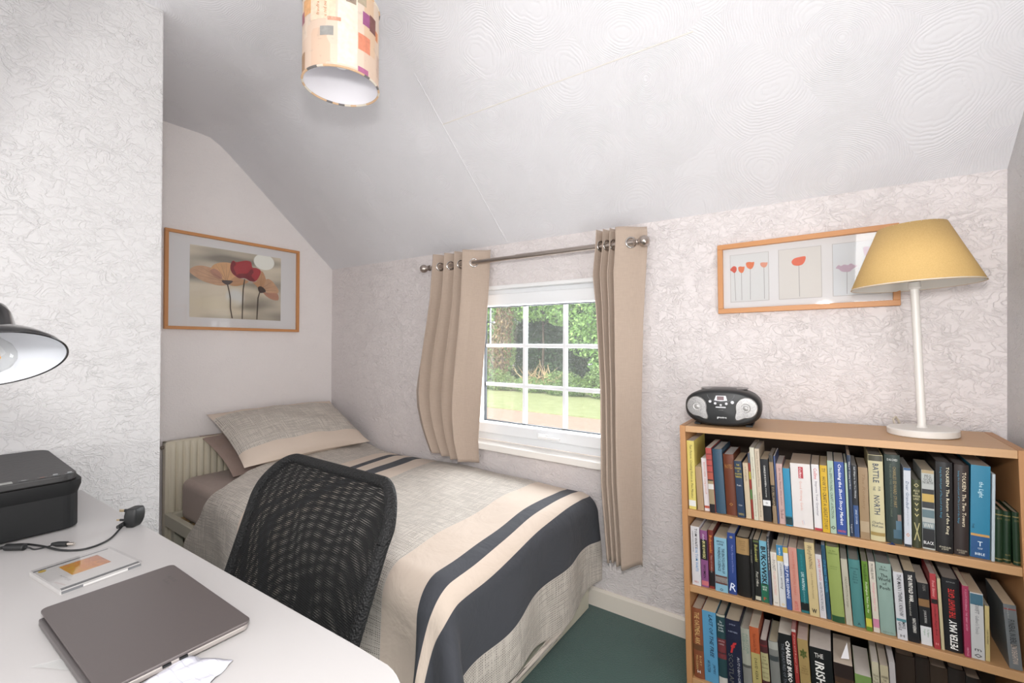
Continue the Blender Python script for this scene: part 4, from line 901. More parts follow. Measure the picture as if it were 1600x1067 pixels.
S3 = [
 (.0200,.0330,.300,-.9,'8e4b2c','8e7458',.14,'rust brown hardback with gilt title at the left end of the lowest visible shelf', dict(hard=True,texts=[('THE OATMEAL ARK','c9a36a',.72,.46,.50,'down',0,.5,.01),('RORY','c9a36a',.26,.14,.22,'down',0,.7),('MACLEAN','c9a36a',.23,.20,.22,'down',0,.36),('H','e0d8d0',.10,.3,.04,'across',0,.5,.02)], bands=[(.40,.48,'6b4426')])),
 (.0545,.0430,.300,-1.0,'5099c4','a5875f',.16,'wide sky blue book with black italic capitals, lowest visible shelf', dict(texts=[('LAST OF THE FREE','16243a',.66,.60,.28,'down',.25,.62,.01),('JAMES','16243a',.20,.14,.22,'down',.2,.72),('HUNTER','16243a',.22,.17,.22,'down',.2,.34)])),
 (.0990,.0275,.299,-1.0,'24444a','7c6850',.15,'red and green tartan patterned hardback with white foot', dict(hard=True,texts=[('The','cfd6d6',.90,.3,.03,'across'),('Weather','cfd6d6',.86,.7,.03,'across'),('in the','cfd6d6',.82,.5,.03,'across'),('South','cfd6d6',.78,.6,.03,'across'),('edited by','d0b0b0',.63,.7,.025,'across'),('a writer','d0b0b0',.59,.6,.025,'across')], bands=[(.0,.12,'c9c4bc'),(.38,.66,'7c3236'),(.45,.47,'2c4c50'),(.58,.60,'36565c'),(.97,1,'b9b29c')])),
 (.1280,.0450,.295,-1.1,'1b1f3a','8e7858',.16,'wide navy hardback with a red rearing beast and tall title', dict(hard=True,texts=[('EDITED BY','9aa0b8',.94,.4,.018,'across'),('A HISTORIAN','9aa0b8',.84,.62,.022,'across'),('SCOTLAND','5a5a58',.26,.52,.30,'down',0,.28,.006),('AUTOBIOGRAPHY','b4b4bc',.24,.52,.16,'down',0,.78),('f','b02c30',.62,.45,.16,'across',.3,.5,.03)])),
 (.1745,.0250,.279,-1.6,'a3a294','7e7260',.15,'pale grey jacketed hardback with green capitals and sketchy foot', dict(hard=True,texts=[('ALASTAIR','6e8476',.78,.30,.30,'down',0,.7),('LISBON','6e8476',.80,.24,.30,'down',0,.34)], bands=[(.0,.42,'85847c'),(.42,.46,'55554f')])),
 (.2015,.0270,.290,-1.9,'c2572a','a08c70',.13,'orange and yellow banded classic paperback, lowest visible shelf', dict(texts=[('From Scenes Like These','6a2c18',.78,.26,.30,'down',.2),('DAVID KERR','3a3424',.42,.30,.30,'down')], bands=[(.20,.64,'b8a862'),(.0,.20,'161412')])),
 (.2310,.0215,.261,-2.4,'4c2022','b4a498',.14,'dark tartan hardback with pale yellow label listing the title', dict(hard=True,texts=[('HOW','5a4430',.74,.5,.025,'across'),('THE','5a4430',.69,.4,.022,'across'),('Scots','5a4430',.64,.8,.035,'across',.3),('Invented','5a4430',.57,.8,.025,'across'),('the Modern','5a4430',.49,.8,.022,'across'),('World','5a4430',.42,.6,.03,'across')], bands=[(.36,.80,'b4ab78'),(.1,.14,'7a2428'),(.9,.93,'7a2428')])),
 (.2550,.0265,.264,-2.4,'7e7e78','8c7c58',.14,'grey photographic jacket hardback with a torn pale spine head', dict(hard=True, bands=[(.0,.28,'1b2a22'),(.28,.34,'6d7468'),(.70,.78,'3e4446'),(.88,1,'a6a69e')])),
 (.2840,.0355,.297,-2.4,'141416','b3a795',.15,'thick black paperback with brushed white capitals, lowest visible shelf', dict(texts=[('CHARLES BUKOWSKI','e8e6e2',.56,.72,.34,'down',.1,.68,.03),('THE PLEASURES OF THE DAMNED','70747c',.48,.78,.22,'down',0,.28)])),
 (.3215,.0110,.323,-2.4,'a52a26','7a3a34',.15,'slim bright red hardback standing taller than the black paperback beside it', dict(texts=[('Diana and Roger 2001','d89a90',.72,.44,.5,'down',.2)], bands=[(.97,1,'c8b8b0')])),
 (.3345,.0270,.298,-2.4,'ab8d52','a08070',.14,'tan paperback with green thistle emblems, left of the thick black one', dict(texts=[('*','4a5424',.82,.7,.14,'across',0,.5,.05),('THE','6a5630',.66,.3,.018,'across'),('MERRY','6a5630',.63,.5,.018,'across'),('MUSE OF','6a5630',.60,.6,.018,'across'),('SCOTLAND','6a5630',.57,.7,.018,'across'),('*','2a2c1c',.34,.7,.14,'across',0,.5,.05)])),
 (.3640,.0550,.284,-2.4,'121314','ab9d90',.17,'very thick black book with tall condensed white capitals', dict(texts=[('THE','e2e0da',.90,.40,.06,'across',0,.42),('IRISH TIMES','e8e6e0',.46,.72,.42,'down',.1,.42,.02)])),
 (.4210,.0460,.262,-2.2,'2c1c18','b09a80',.16,'thick book with a dark brown portrait spine and a white bookmark corner', dict(texts=[], bands=[(.5,.8,'4a3020'),(.62,.72,'8a6240')])),
 (.4690,.0380,.246,-2.0,'7a9a4c','b8aca0',.15,'thick white paged book with a small green and white map spine', dict(texts=[], bands=[(.3,.6,'d0d4c4')])),
 (.5085,.0155,.293,-1.6,'c4bc9c','aaa092',.14,'slim cream hardback with dark page gap, left of a twin cream one', dict(texts=[('Winnie','4a4436',.84,.8,.03,'across'),('The','4a4436',.80,.5,.03,'across'),('Pooh','4a4436',.76,.7,.03,'across')])),
 (.5255,.0180,.294,-1.4,'bdb08e','8c7c66',.14,'cream hardback with stacked dark title, right of its slimmer twin', dict(texts=[('WINNIE','3a3428',.86,.8,.03,'across'),('THE','3a3428',.82,.4,.025,'across'),('POOH','3a3428',.78,.7,.03,'across'),('A.A.','3a3428',.70,.4,.022,'across'),('MILNE','3a3428',.67,.6,.022,'across')])),
 (.5450,.0130,.308,-1.2,'b9b2b0','a8a2a0',.13,'slim white book beside the dark row of old books, lowest visible shelf', {}),
]
for rows, sz, grp in ((S1, SH[0], 'books on the top shelf of the bookcase'), (S2, SH[1], 'books on the middle shelf of the bookcase'), (S3, SH[2], 'books on the lower shelf of the bookcase')):
    pr = 0.0190; pl_ = rows[0][3]
    for k_, (x, wd, zt, lean, cov, pg, dep, lab, ex) in enumerate(rows):
        h = zt-sz-0.001
        gap = 0.0004 + max(0.0, (math.tan(R(pl_))-math.tan(R(lean)))*h)
        if lean < 0 and k_ == 0: x = max(x, pr + h*math.tan(R(-lean)))
        x = max(x, pr+gap)
        ex = dict(ex)
        book(sz, x, wd*0.985, h, lean, cov, pg, dep, lab, hard=ex.get('hard', False), texts=ex.get('texts', ()), bands=ex.get('bands', ()), group=grp, y0=0.012+0.003*((k_*7) % 3))
        pr = x + wd*0.985/max(0.9, math.cos(R(lean))) + 0.0003; pl_ = lean
# old dark volumes pushed to the back of the lower shelf
xx = .562
for i_, (wd, h, c_) in enumerate([(.042, .225, '33241a'), (.030, .232, '2a1d16'), (.036, .218, '3a2a1e'), (.034, .226, '241a15'), (.030, .215, '1f1713')]):
    nm = ['leftmost', 'second from left', 'middle one', 'second from right', 'rightmost'][i_]
    book(SH[2], xx, wd, h, 0, c_, '6e543c', .15, 'old dark brown hardback set far back on the lower shelf, %s of five' % nm, y0=0.10, hard=True, group='old dark books at the back of the lower shelf'); xx += wd+0.001
# white bookmark corner
bm_ = MB().prism([(0, 0), (0.020, 0.004), (0.016, 0.045)], 0, 0.0006)
o = bm_.build('bookmark', mat('white_card', 'd8d6d8', 0.7)); tag(o, 'torn white paper bookmark poking up from the thick dark portrait spined book', 'bookmark')
o.matrix_world = BC(0.432, 0.030, 0.268) @ RX(70)
# blue ribbon tassel
m = MB()
for k_ in range(7):
    a_ = -0.5+k_*0.16
    m.tube([(0, 0, 0.004), (0.006*math.sin(a_)+0.002, -0.006, 0.002), (0.018*math.sin(a_)-0.002, -0.0125, 0.0012)], 0.0007, 5)
o = m.build('bookmark_tassel', mat('navy_ribbon', '22386a', 0.8)); tag(o, 'small dark blue bookmark tassel on the top shelf edge', 'bookmark tassel')
o.matrix_world = BC(0.556, 0.016, SH[0])

# ------------------------------------------------------------------ radio on the bookcase
rd = thing('portable_radio', 'small black portable CD radio with two silver speakers on the bookcase', 'radio')
RW, RH, RD = 0.236, 0.124, 0.165
rd.matrix_world = BC(0.124, 0.118, 0.9205) @ RZ(3)
def sup(u, n=2.6):
    c_, s_ = math.cos(u), math.sin(u); return (abs(c_)**(2/n)*(1 if c_ >= 0 else -1), abs(s_)**(2/n)*(1 if s_ >= 0 else -1))
m = MB(); NB = 56; ring = []
ys = [(-0.5, .0), (-0.5, .80), (-0.485, .90), (-0.44, .965), (-0.36, 1.0), (-0.2, 1.0), (0.1, 0.99), (0.3, 0.95), (0.42, 0.86), (0.49, 0.70), (0.5, .0)]
vs = []; fs = []
def rad_pt(k_, i_):
    yy, sc = ys[k_]; cx_, cz_ = sup(2*PI*i_/NB)
    y_ = yy*RD - (0.010*(1-(cx_*sc)**2) if yy < -0.4 else 0)
    z_ = RH/2 + cz_*sc*RH/2
    return (cx_*sc*RW/2, y_, max(z_, 0.003) + (0.006*max(0, yy) if False else 0))
for k_ in range(len(ys)):
    for i_ in range(NB): vs.append(rad_pt(k_, i_))
for k_ in range(len(ys)-1):
    for i_ in range(NB):
        j_ = (i_+1) % NB; fs.append((k_*NB+i_, k_*NB+j_, (k_+1)*NB+j_, (k_+1)*NB+i_))
m.add(vs, fs); m.build('body', BLACKP, rd, smooth=50)
MB().box((-0.09, -0.06, 0), (-0.07, 0.05, 0.005)).box((0.07, -0.06, 0), (0.09, 0.05, 0.005)).build('feet', BLACKM, rd)
q = NT('silver_mesh_grille', 0.35); tc = q.n('ShaderNodeTexCoord').outputs['Object']
v = q.tex('ShaderNodeTexVoronoi', tc, Scale=420.0); q.color(q.mix(q.math('LESS_THAN', v.outputs['Distance'], 0.35), srgb('aaa8a6'), srgb('77757a'))); q.b.inputs['Metallic'].default_value = 0.5
GR = q.m
def facey(x, z):  # front face depth
    return -0.5*RD - 0.010*(1-min(1, (2*x/RW)**2))
for sx in (-1, 1):
    pts = []
    for i_ in range(48):
        a_ = 2*PI*i_/48; px_ = 0.0325*math.cos(a_); pz_ = 0.034*math.sin(a_)
        lobe = 0.020*math.exp(-((a_-PI*1.28 if sx > 0 else a_-PI*1.72)/0.30)**2)
        l_ = math.hypot(px_, pz_); px_ *= 1+lobe/l_; pz_ *= 1+lobe/l_
        pts.append((sx*0.076+px_, 0.066+pz_))
    m = MB(); n_ = len(pts); c_ = (sx*0.076, 0.066)
    vs = [(p[0], facey(*p)-0.001, p[1]) for p in pts]+[((p[0]-c_[0])*0.93+c_[0], facey(*p)-0.005, (p[1]-c_[1])*0.93+c_[1]) for p in pts]+[(c_[0], facey(*c_)-0.0065, c_[1])]
    fs = [(i_, (i_+1) % n_, n_+(i_+1) % n_, n_+i_) for i_ in range(n_)]+[(n_+i_, n_+(i_+1) % n_, 2*n_) for i_ in range(n_)]
    m.add(vs, fs); sp_ = m.build('speaker_grille', GR, rd, smooth=40)
    MB().lathe([(0.0, 0.004), (0.007, 0.003), (0.009, 0.0), (0.0125, 0.0), (0.0135, 0.0012), (0.0145, 0)], 24).build('speaker_dome', SILVER, sp_, smooth=60, M=T(c_[0]-sx*0.002, facey(*c_)-0.0065, c_[1]) @ RX(90))
LT = mat('light_silver_plastic', 'd0cfd2', 0.35, 0.2)
fy = facey(0, 0)-0.001
MB().add([(-0.020, fy, 0.088), (0.020, fy, 0.088), (0.016, fy, 0.104), (-0.014, fy, 0.104), (0, fy, 0.0855)], [(0, 4, 1, 2, 3)]).build('display_surround', LT, rd, solid=0.001)
MB().box((-0.011, fy-0.0015, 0.0895), (0.010, fy, 0.102)).build('display', mat('dark_lcd', '6e565a', 0.2), rd)
for x, z, r_ in ((-0.033, 0.084, .0048), (-0.017, 0.078, .0044), (0.000, 0.073, .0036), (0.017, 0.078, .0044), (0.035, 0.083, .0056)):
    MB().lathe([(0, 0.003), (r_*0.8, 0.003), (r_, 0.0015), (r_, 0)], 20).build('button', LT, rd, smooth=50, M=T(x, facey(x, z)-0.0005, z) @ RX(90))
MB().box((-0.016, fy-0.002, 0.0635), (0.015, fy+0.001, 0.0675)).build('sensor_window', LT, rd, bevel=0.0008)
m = MB()
for i_ in range(20):
    a0, a1 = PI+PI*i_/20, PI+PI*(i_+1)/20
    p_ = [(0.042*math.cos(a_)*r_, 0.107+0.026*math.sin(a_)*r_) for a_, r_ in ((a0, 1), (a1, 1), (a1, .96), (a0, .96))]
    m.add([(x, facey(x, z)-0.0008, z) for x, z in p_], [(0, 1, 2, 3)])
m.build('trim_line', mat('grey_line', '5c5c60', 0.5), rd)
lettering(rd, 'logo_lettering', 'groov-e', 'cfcfcf', (0.002, 0.030), (0.030, 0.0075), 'across', fy-0.0006, 0, 0.03)
lettering(rd, 'small_lettering', 'CD PLAYER', '8c8c8c', (0.0, 0.056), (0.014, 0.002), 'across', fy-0.0006)
MB().prism(rrect(0.15, 0.11, 0.04, 6), 0, 0.003).build('disc_lid', mat('satin_grey_lid', '5a5758', 0.3), rd, M=T(0.0, 0.016, RH-0.0050), bevel=0.001)
MB().box((-0.02, 0.07, 0.05), (0.02, 0.078, 0.07)).build('rear_panel', BLACKM, rd)

# ------------------------------------------------------------------ table lamp
tl = thing('table_lamp', 'white stemmed table lamp with a mustard yellow tapered shade on the bookcase', 'lamp')
tl.matrix_world = T(3.166, -0.168, 0.9405) @ RY(-TH-0.6)
LW = mat('white_lamp_paint', 'e0dcd6', 0.35)
MB().lathe([(0, 0.0), (0.078, 0.0), (0.080, 0.002), (0.080, 0.017), (0.077, 0.020), (0.012, 0.0205), (0, 0.0205)], 56).build('base', LW, tl, smooth=40)
MB().lathe([(0.0135, 0.020), (0.0115, 0.024), (0.0100, 0.03), (0.0100, 0.425), (0.015, 0.430), (0.015, 0.445), (0.0, 0.447)], 24).build('stem', LW, tl, smooth=40)
q = NT('mustard_fabric', 0.85); tc = q.n('ShaderNodeTexCoord').outputs['Object']
n = q.tex('ShaderNodeTexNoise', tc, Scale=350.0, Detail=2.0); q.color(q.mix(n.outputs['Fac'], srgb('c9a465'), srgb('e0be80')))
q.b.inputs['Subsurface Weight'].default_value = 0.0
SHADE = q.m
m = MB(); pr = []
nS = 64
m.lathe([(0.150, 0.434), (0.0785, 0.610)], nS)
s_ = m.build('lamp_shade', [SHADE], tl, smooth=179, solid=0.001)
MB().lathe([(0.1475, 0.4345), (0.0765, 0.609)], nS).build('shade_lining', mat('white_shade_lining', 'dedad2', 0.8), tl, smooth=179)
m = MB()
for k_ in range(3):
    a_ = 2*PI*k_/3+0.4; m.tube([(0.014*math.cos(a_), 0.014*math.sin(a_), 0.452), (0.078*math.cos(a_), 0.078*math.sin(a_), 0.605)], 0.0012, 6)
m.tube([(0.0785*math.cos(2*PI*i_/40), 0.0785*math.sin(2*PI*i_/40), 0.608) for i_ in range(41)], 0.0014, 6)
m.tube([(0.1495*math.cos(2*PI*i_/60), 0.1495*math.sin(2*PI*i_/60), 0.436) for i_ in range(61)], 0.0014, 6)
m.build('shade_ring', LW, tl)
MB().lathe([(0.0, 0.447), (0.016, 0.447), (0.016, 0.480), (0.020, 0.495), (0.029, 0.52), (0.029, 0.54), (0.018, 0.560), (0, 0.565)], 24).build('bulb', mat('white_bulb', 'e8e6e0', 0.2), tl, smooth=50)
# its flex looping behind the base
m = MB().tube([(-0.04, 0.072, 0.004), (-0.052, 0.088, 0.012), (-0.055, 0.098, 0.028), (-0.048, 0.106, 0.036), (-0.040, 0.112, 0.022), (-0.036, 0.118, -0.005)], 0.0028, 8)
m.build('flex', mat('cream_flex', 'c8bfae', 0.5), tl, smooth=60)

# ------------------------------------------------------------------ pendant shade on the ceiling
PXc, PYc, PZr = 1.652, -1.060, 2.02
pend = thing('ceiling_pendant', 'cylindrical pendant shade printed with a patchwork of peach and cream letters and flowers', 'ceiling lamp', (PXc, PYc, PZr))
PR, PHt = 0.1150, 0.255
q = NT('patchwork_paper_shade', 0.85); tcn = q.n('ShaderNodeTexCoord'); tc = tcn.outputs['UV']
n1 = q.tex('ShaderNodeTexNoise', tc, Scale=9.0, Detail=3.0)
mp = q.n('ShaderNodeMapping'); mp.inputs['Scale'].default_value = (1, 0.55, 1); q.l(tc, mp.inputs['Vector'])
v1 = q.tex('ShaderNodeTexVoronoi', mp.outputs[0], Scale=16.0, distance='CHEBYCHEV'); v1.inputs['Randomness'].default_value = 0.6
sx_ = q.n('ShaderNodeSeparateColor'); q.l(v1.outputs['Color'], sx_.inputs[0])
base_c = q.mix(n1.outputs['Fac'], srgb('cdb29c'), srgb('d8c2ae'))
cr = q.n('ShaderNodeValToRGB'); cr.color_ramp.interpolation = 'CONSTANT'
pal = [(0, 'e6d6c6'), (.30, 'dcb893'), (.40, 'e8dccb'), (.55, 'e0c8b6'), (.68, 'e4dcd2'), (.78, 'ddb9a0'), (.86, 'ead8c4'), (.95, 'd6cdc2')]
cr.color_ramp.elements[0].color = (*srgb(pal[0][1]), 1); cr.color_ramp.elements[1].position = pal[1][0]; cr.color_ramp.elements[1].color = (*srgb(pal[1][1]), 1)
for p_, c_ in pal[2:]: cr.color_ramp.elements.new(p_).color = (*srgb(c_), 1)
q.l(sx_.outputs[0], cr.inputs[0])
c = q.mix(0.45, base_c, cr.outputs[0])
n2 = q.tex('ShaderNodeTexNoise', tc, Scale=30.0, Detail=5.0); st_ = q.math('MULTIPLY', q.math('GREATER_THAN', n2.outputs['Fac'], 0.61), 0.22)
c = q.mix(st_, c, srgb('a8998e')); q.color(c); q.b.inputs['Transmission Weight'].default_value = 0.0
m = MB(); uvs = []
for j_ in range(9):
    for i_ in range(73):
        a_ = 2*PI*i_/72; z_ = PHt*j_/8; m.v.append((PR*math.cos(a_), PR*math.sin(a_), z_)); uvs.append((PR*a_*1.0, z_))
for j_ in range(8):
    for i_ in range(72):
        a_ = j_*73+i_; m.f.append((a_, a_+1, a_+74, a_+73)); m.mi.append(0)
m.uv = uvs; m.build('lamp_shade', q.m, pend, smooth=179)
MB().lathe([(PR-0.0015, 0.001), (PR-0.0015, PHt-0.001)], 72).build('shade_lining', mat('white_card_lining', 'e6e4e8', 0.7), pend, smooth=179)
# printed patches wrap around the side seen from the room
view_a = math.atan2(CAM.y-PYc, CAM.x-PXc)
def patch(name, col, a0, a1, z0, z1, r=0.0006, sk=0.0):
    m = MB(); n_ = 8
    vs = [((PR+r)*math.cos(lerp(a0, a1, i_/n_)), (PR+r)*math.sin(lerp(a0, a1, i_/n_)), z_+sk*(i_/n_)) for z_ in (z0, z1) for i_ in range(n_+1)]
    m.add(vs, [(i_, i_+1, n_+2+i_, n_+1+i_) for i_ in range(n_)]); return m.build(name, mat('patch_'+col, col, 0.85, noise=0.25, nscale=70), pend, smooth=179)
va = view_a
for a0, a1, z0, z1, col in ((-1.40, -1.15, .150, .185, 'a56f78'), (-1.2, -.85, .165, .215, 'dba877'), (-.85, -.15, .140, .205, 'e6cdb4'), (-.55, -.20, .090, .118, '9c9a96'), (-.35, -.02, .135, .146, 'cf9a84'),
                            (.42, .80, .072, .122, 'd98a6e'), (.10, .36, .200, .240, '9e8c7c'), (.40, .66, .212, .245, 'b3a48e'), (.55, .78, .155, .195, '9c5a86'), (.78, 1.05, .150, .200, '7c5450'), (1.05, 1.2, .14, .17, 'd08a60'),
                            (-1.42, -1.12, .000, .060, 'a8896e'), (.42, .74, .003, .020, 'b06a8e'), (-.10, .40, .010, .235, 'e9dccb'), (1.15, 1.4, .03, .10, 'c9b0a0'), (-.9, -.5, .222, .25, 'a8a49c'), (-1.3, -1.0, .23, .25, 'c9a080')):
    r_ = 0.0006 if col != 'e9dccb' else 0.0003
    patch('printed_patch', col, va+a0, va+a1, z0, z1, r_)
def shade_text(txt, a_, z_, ln, cap, col):
    vs, fs, x0, x1, y0, y1 = text_polys(txt, 0.3); m = MB(); out = []
    for p in vs:
        u_ = (p[0]-(x0+x1)/2)/(x1-x0)*ln; w_ = (p[1]-(y0+y1)/2)/(y1-y0)*cap
        aa = a_-w_/PR; out.append(((PR+0.0010)*math.cos(aa), (PR+0.0010)*math.sin(aa), z_+u_))
    m.add(out, fs); m.build('script_lettering', mat('ink_'+col, col, 0.7), pend)
shade_text('fraufra', va-.62, .172, .040, .010, 'b5713f'); shade_text('u nid nu', va-.42, .168, .045, .010, 'b5713f'); shade_text('Ufo', va+.22, .220, .03, .016, '6f5f54')
m = MB(); MC = [mat('rim_tan', 'd0ae8c', 0.8), mat('rim_grey', '6f6a68', 0.8), mat('rim_cream', 'd9cfbf', 0.8)]
random.seed(5)
for zz in (0.0, PHt):
    m = MB()
    for i_ in range(36):
        a0 = 2*PI*i_/36; a1 = 2*PI*(i_+1)/36; mi_ = random.choice([0, 0, 2, 2, 1])
        m.tube([((PR)*math.cos(lerp(a0, a1, t_)), PR*math.sin(lerp(a0, a1, t_)), zz+0.0006) for t_ in (0, .5, 1)], 0.0034, 8, mi_, cap=False)
    m.build('stitched_rim', MC, pend, smooth=60)
m = MB().tube([(0, 0, PHt-0.03), (0, 0, ZC-PZr-0.0)], 0.0035, 8); m.build('flex', mat('white_flex', 'e4e4e4', 0.5), pend)
MB().lathe([(0, ZC-PZr-0.030), (0.018, ZC-PZr-0.026), (0.040, ZC-PZr-0.006), (0.042, ZC-PZr-0.0005), (0, ZC-PZr-0.0005)], 28).build('ceiling_rose', WHITE, pend, smooth=50)
MB().lathe([(0, 0.230), (0.012, 0.230), (0.019, 0.215), (0.019, 0.165), (0, 0.165)], 24).build('lamp_holder', WHITE, pend, smooth=40)
m = MB()
for k_ in range(3): a_ = 2*PI*k_/3; m.tube([(0.018*math.cos(a_), 0.018*math.sin(a_), 0.205), (PR*math.cos(a_), PR*math.sin(a_), 0.225)], 0.0013, 6)
m.build('shade_spider', WHITE, pend)
MB().lathe([(0.0, 0.062), (0.012, 0.063), (0.024, 0.070), (0.033, 0.084), (0.035, 0.098), (0.031, 0.115), (0.020, 0.138), (0.014, 0.15), (0.014, 0.165)], 32).build('bulb', mat('frosted_bulb', 'dedcdc', 0.15), pend, smooth=60)

# ------------------------------------------------------------------ desk
desk = thing('desk', 'white topped desk with a rounded corner in the foreground', 'desk', (1.05, -1.52, 0))
DESKW = mat('white_desk_laminate', 'bab7b6', 0.38)
pts = [(0, -0.025), (1.30, 0.019)]
cx_, cy_, rr_ = 1.36, -0.085, 0.105
for i_ in range(1, 13):
    a_ = PI/2 - PI/2*i_/12 + 0.03; pts.append((cx_+rr_*math.cos(a_), cy_+rr_*math.sin(a_)))
pts += [(1.463, -0.70), (0, -0.70)]
MB().prism(pts[::-1], 0.716, 0.740).build('desk_top', DESKW, desk, bevel=0.002)
for x, y in ((0.05, -0.09), (1.36, -0.09), (0.05, -0.66), (1.36, -0.66)): MB().tube([(x, y, 0), (x, y, 0.716)], 0.020, 16).build('leg', mat('grey_metal_leg', '8a8c8e', 0.4, 0.6), desk, smooth=40)

# laptop: corners on the desk
lp = thing('laptop', 'closed grey aluminium laptop lying on the white desk', 'laptop', (1.902, -1.580, 0.744), (0, 0, R(1.0)))
LG = mat('warm_grey_aluminium', '6c6564', 0.38, 0.55)
LS = mat('laptop_base_silver', 'a39c98', 0.4, 0.4)
# local x = along the screen edge (away right), y towards camera negative
LWd, LDp = 0.306, 0.184
MB().prism(rrect(LWd, LDp, 0.010, 5, LWd/2-0.024, -LDp/2), 0.0, 0.0045).build('lid', LG, lp, bevel=0.0012, M=T(0, 0, 0.0125) @ RY(0.6))
MB().prism(rrect(LWd-0.004, LDp-0.003, 0.010, 5, LWd/2-0.024, -LDp/2), 0.0, 0.0085).build('base', LS, lp, bevel=0.002, M=T(0, 0, 0.0030) @ RY(0.6))
MB().box((-0.004, -LDp-0.0045, -0.001), (LWd-0.045, -LDp+0.004, 0.0105)).build('hinge_bar', mat('hinge_grey', '6a6565', 0.35, 0.6), lp, bevel=0.002)
ex_ = LWd-0.0245
for y0_, y1_ in ((-0.118, -0.108), (-0.098, -0.088)): MB().box((ex_-0.003, y0_, 0.0050), (ex_+0.0006, y1_, 0.0080)).build('port', BLACKM, lp)
m = MB().box((0.03, -0.175, -0.0035), (0.05, -0.155, 0.0031)).box((0.03, -0.03, -0.0035), (0.05, -0.01, 0.0031)).box((0.24, -0.175, -0.0035), (0.26, -0.155, 0.0031)).box((0.24, -0.03, -0.0035), (0.26, -0.01, 0.0031)); m.build('rubber_feet', BLACKM, lp)
def deck_text(parent, txt, col, x, y, z, ln, cap, ang, sh=0):
    vs, fs, x0, x1, y0, y1 = text_polys(txt, sh); m = MB()
    m.add([((p[0]-(x0+x1)/2)/(x1-x0)*ln, (p[1]-(y0+y1)/2)/(y1-y0)*cap, 0) for p in vs], fs)
    return m.build('lettering', mat('ink_'+col, col, 0.5), parent, M=T(x, y, z) @ RZ(ang))
deck_text(lp, 'ASUS', '5b5755', 0.040, -0.024, 0.0170, 0.034, 0.006, 0)
deck_text(lp, 'VivoBook', '5b5755', 0.044, -0.034, 0.0170, 0.026, 0.005, 0)

# CD case
cd = thing('cd_case', 'clear CD jewel case with a sunset picture on the white desk', 'CD case', (1.646, -1.621, 0.7402), (0, 0, R(7.2)))
# local x along 0.142 (towards camera right), y depth -0.124
MB().prism(rrect(0.142, 0.124, 0.002, 2, 0.071, -0.062), 0.0, 0.0042).build('tray', mat('grey_translucent_tray', 'b9b6b4', 0.3), cd)
MB().prism(rrect(0.138, 0.120, 0.001, 2, 0.071, -0.062), 0.0044, 0.0066).build('booklet', mat('white_booklet', 'd3d0ce', 0.5), cd)
q = NT('sunset_photo', 0.4); tc = q.n('ShaderNodeTexCoord').outputs['Object']
n = q.tex('ShaderNodeTexNoise', tc, Scale=55.0, Detail=4.0, Distortion=1.5); sp2 = q.n('ShaderNodeSeparateXYZ'); q.l(tc, sp2.inputs[0])
cr = q.n('ShaderNodeValToRGB'); e = cr.color_ramp.elements; e[0].position = 0.2; e[0].color = (*srgb('cfa21c'), 1); e[1].position = 0.8; e[1].color = (*srgb('8c4a32'), 1); e.new(0.45).color = (*srgb('d07f2c'), 1)
q.l(q.math('ADD', q.math('MULTIPLY', n.outputs['Fac'], 0.9), q.math('MULTIPLY', q.math('SUBTRACT', sp2.outputs[1], -0.055), 6.0)), cr.inputs[0]); q.color(cr.outputs[0])
MB().box((0.020, -0.088, 0.0066), (0.083, -0.028, 0.0069)).build('cover_picture', q.m, cd)
MB().box((0.003, -0.120, 0.0066), (0.0065, -0.004, 0.0070)).build('hinge_strip', mat('dark_grey_strip', '55555a', 0.4), cd)
MB().box((0.129, -0.122, 0.0066), (0.137, -0.002, 0.0072)).build('spine_strip', mat('black_strip', '3a3d40', 0.4), cd)
MB().box((0.1415, -0.122, 0.0012), (0.1424, -0.002, 0.0060)).build('spine_card', mat('grey_spine_card', '77787a', 0.4), cd)
MB().box((0.1422, -0.092, 0.0016), (0.1428, -0.024, 0.0056)).build('spine_label', mat('white_label', 'dcdad8', 0.5), cd)
MB().lathe([(0, 0.0004), (0.0058, 0.0004), (0.0058, 0)], 20).build('yellow_badge', mat('yellow_badge', 'c6a73e', 0.5), cd, M=T(0.014, -0.110, 0.0067))
deck_text(cd, 'A tribute', '7b7a80', 0.085, -0.098, 0.0069, 0.040, 0.003, 5)
deck_text(cd, 'LIVE', '7b7a80', 0.098, -0.100, 0.0069, 0.014, 0.003, 5)
deck_text(cd, 'Saint-Etienne', 'b89a94', 0.105, -0.112, 0.0069, 0.030, 0.004, 10, .3)
MB().box((0, -0.124, 0.0073), (0.142, 0, 0.0100)).build('clear_lid', clear_glass('clear_plastic', (0.96, 0.96, 0.96), 1.35), cd)
MB().box((0, -0.124, 0.0042), (0.142, -0.1225, 0.0100)).build('clear_edge', mat('frosted_edge', 'c2bfbe', 0.3), cd)

# printer
pr_ = thing('printer', 'black inkjet printer scanner with a display strip on the white desk', 'printer', (1.432, -1.618, 0.740), (0, 0, R(-1.5)))
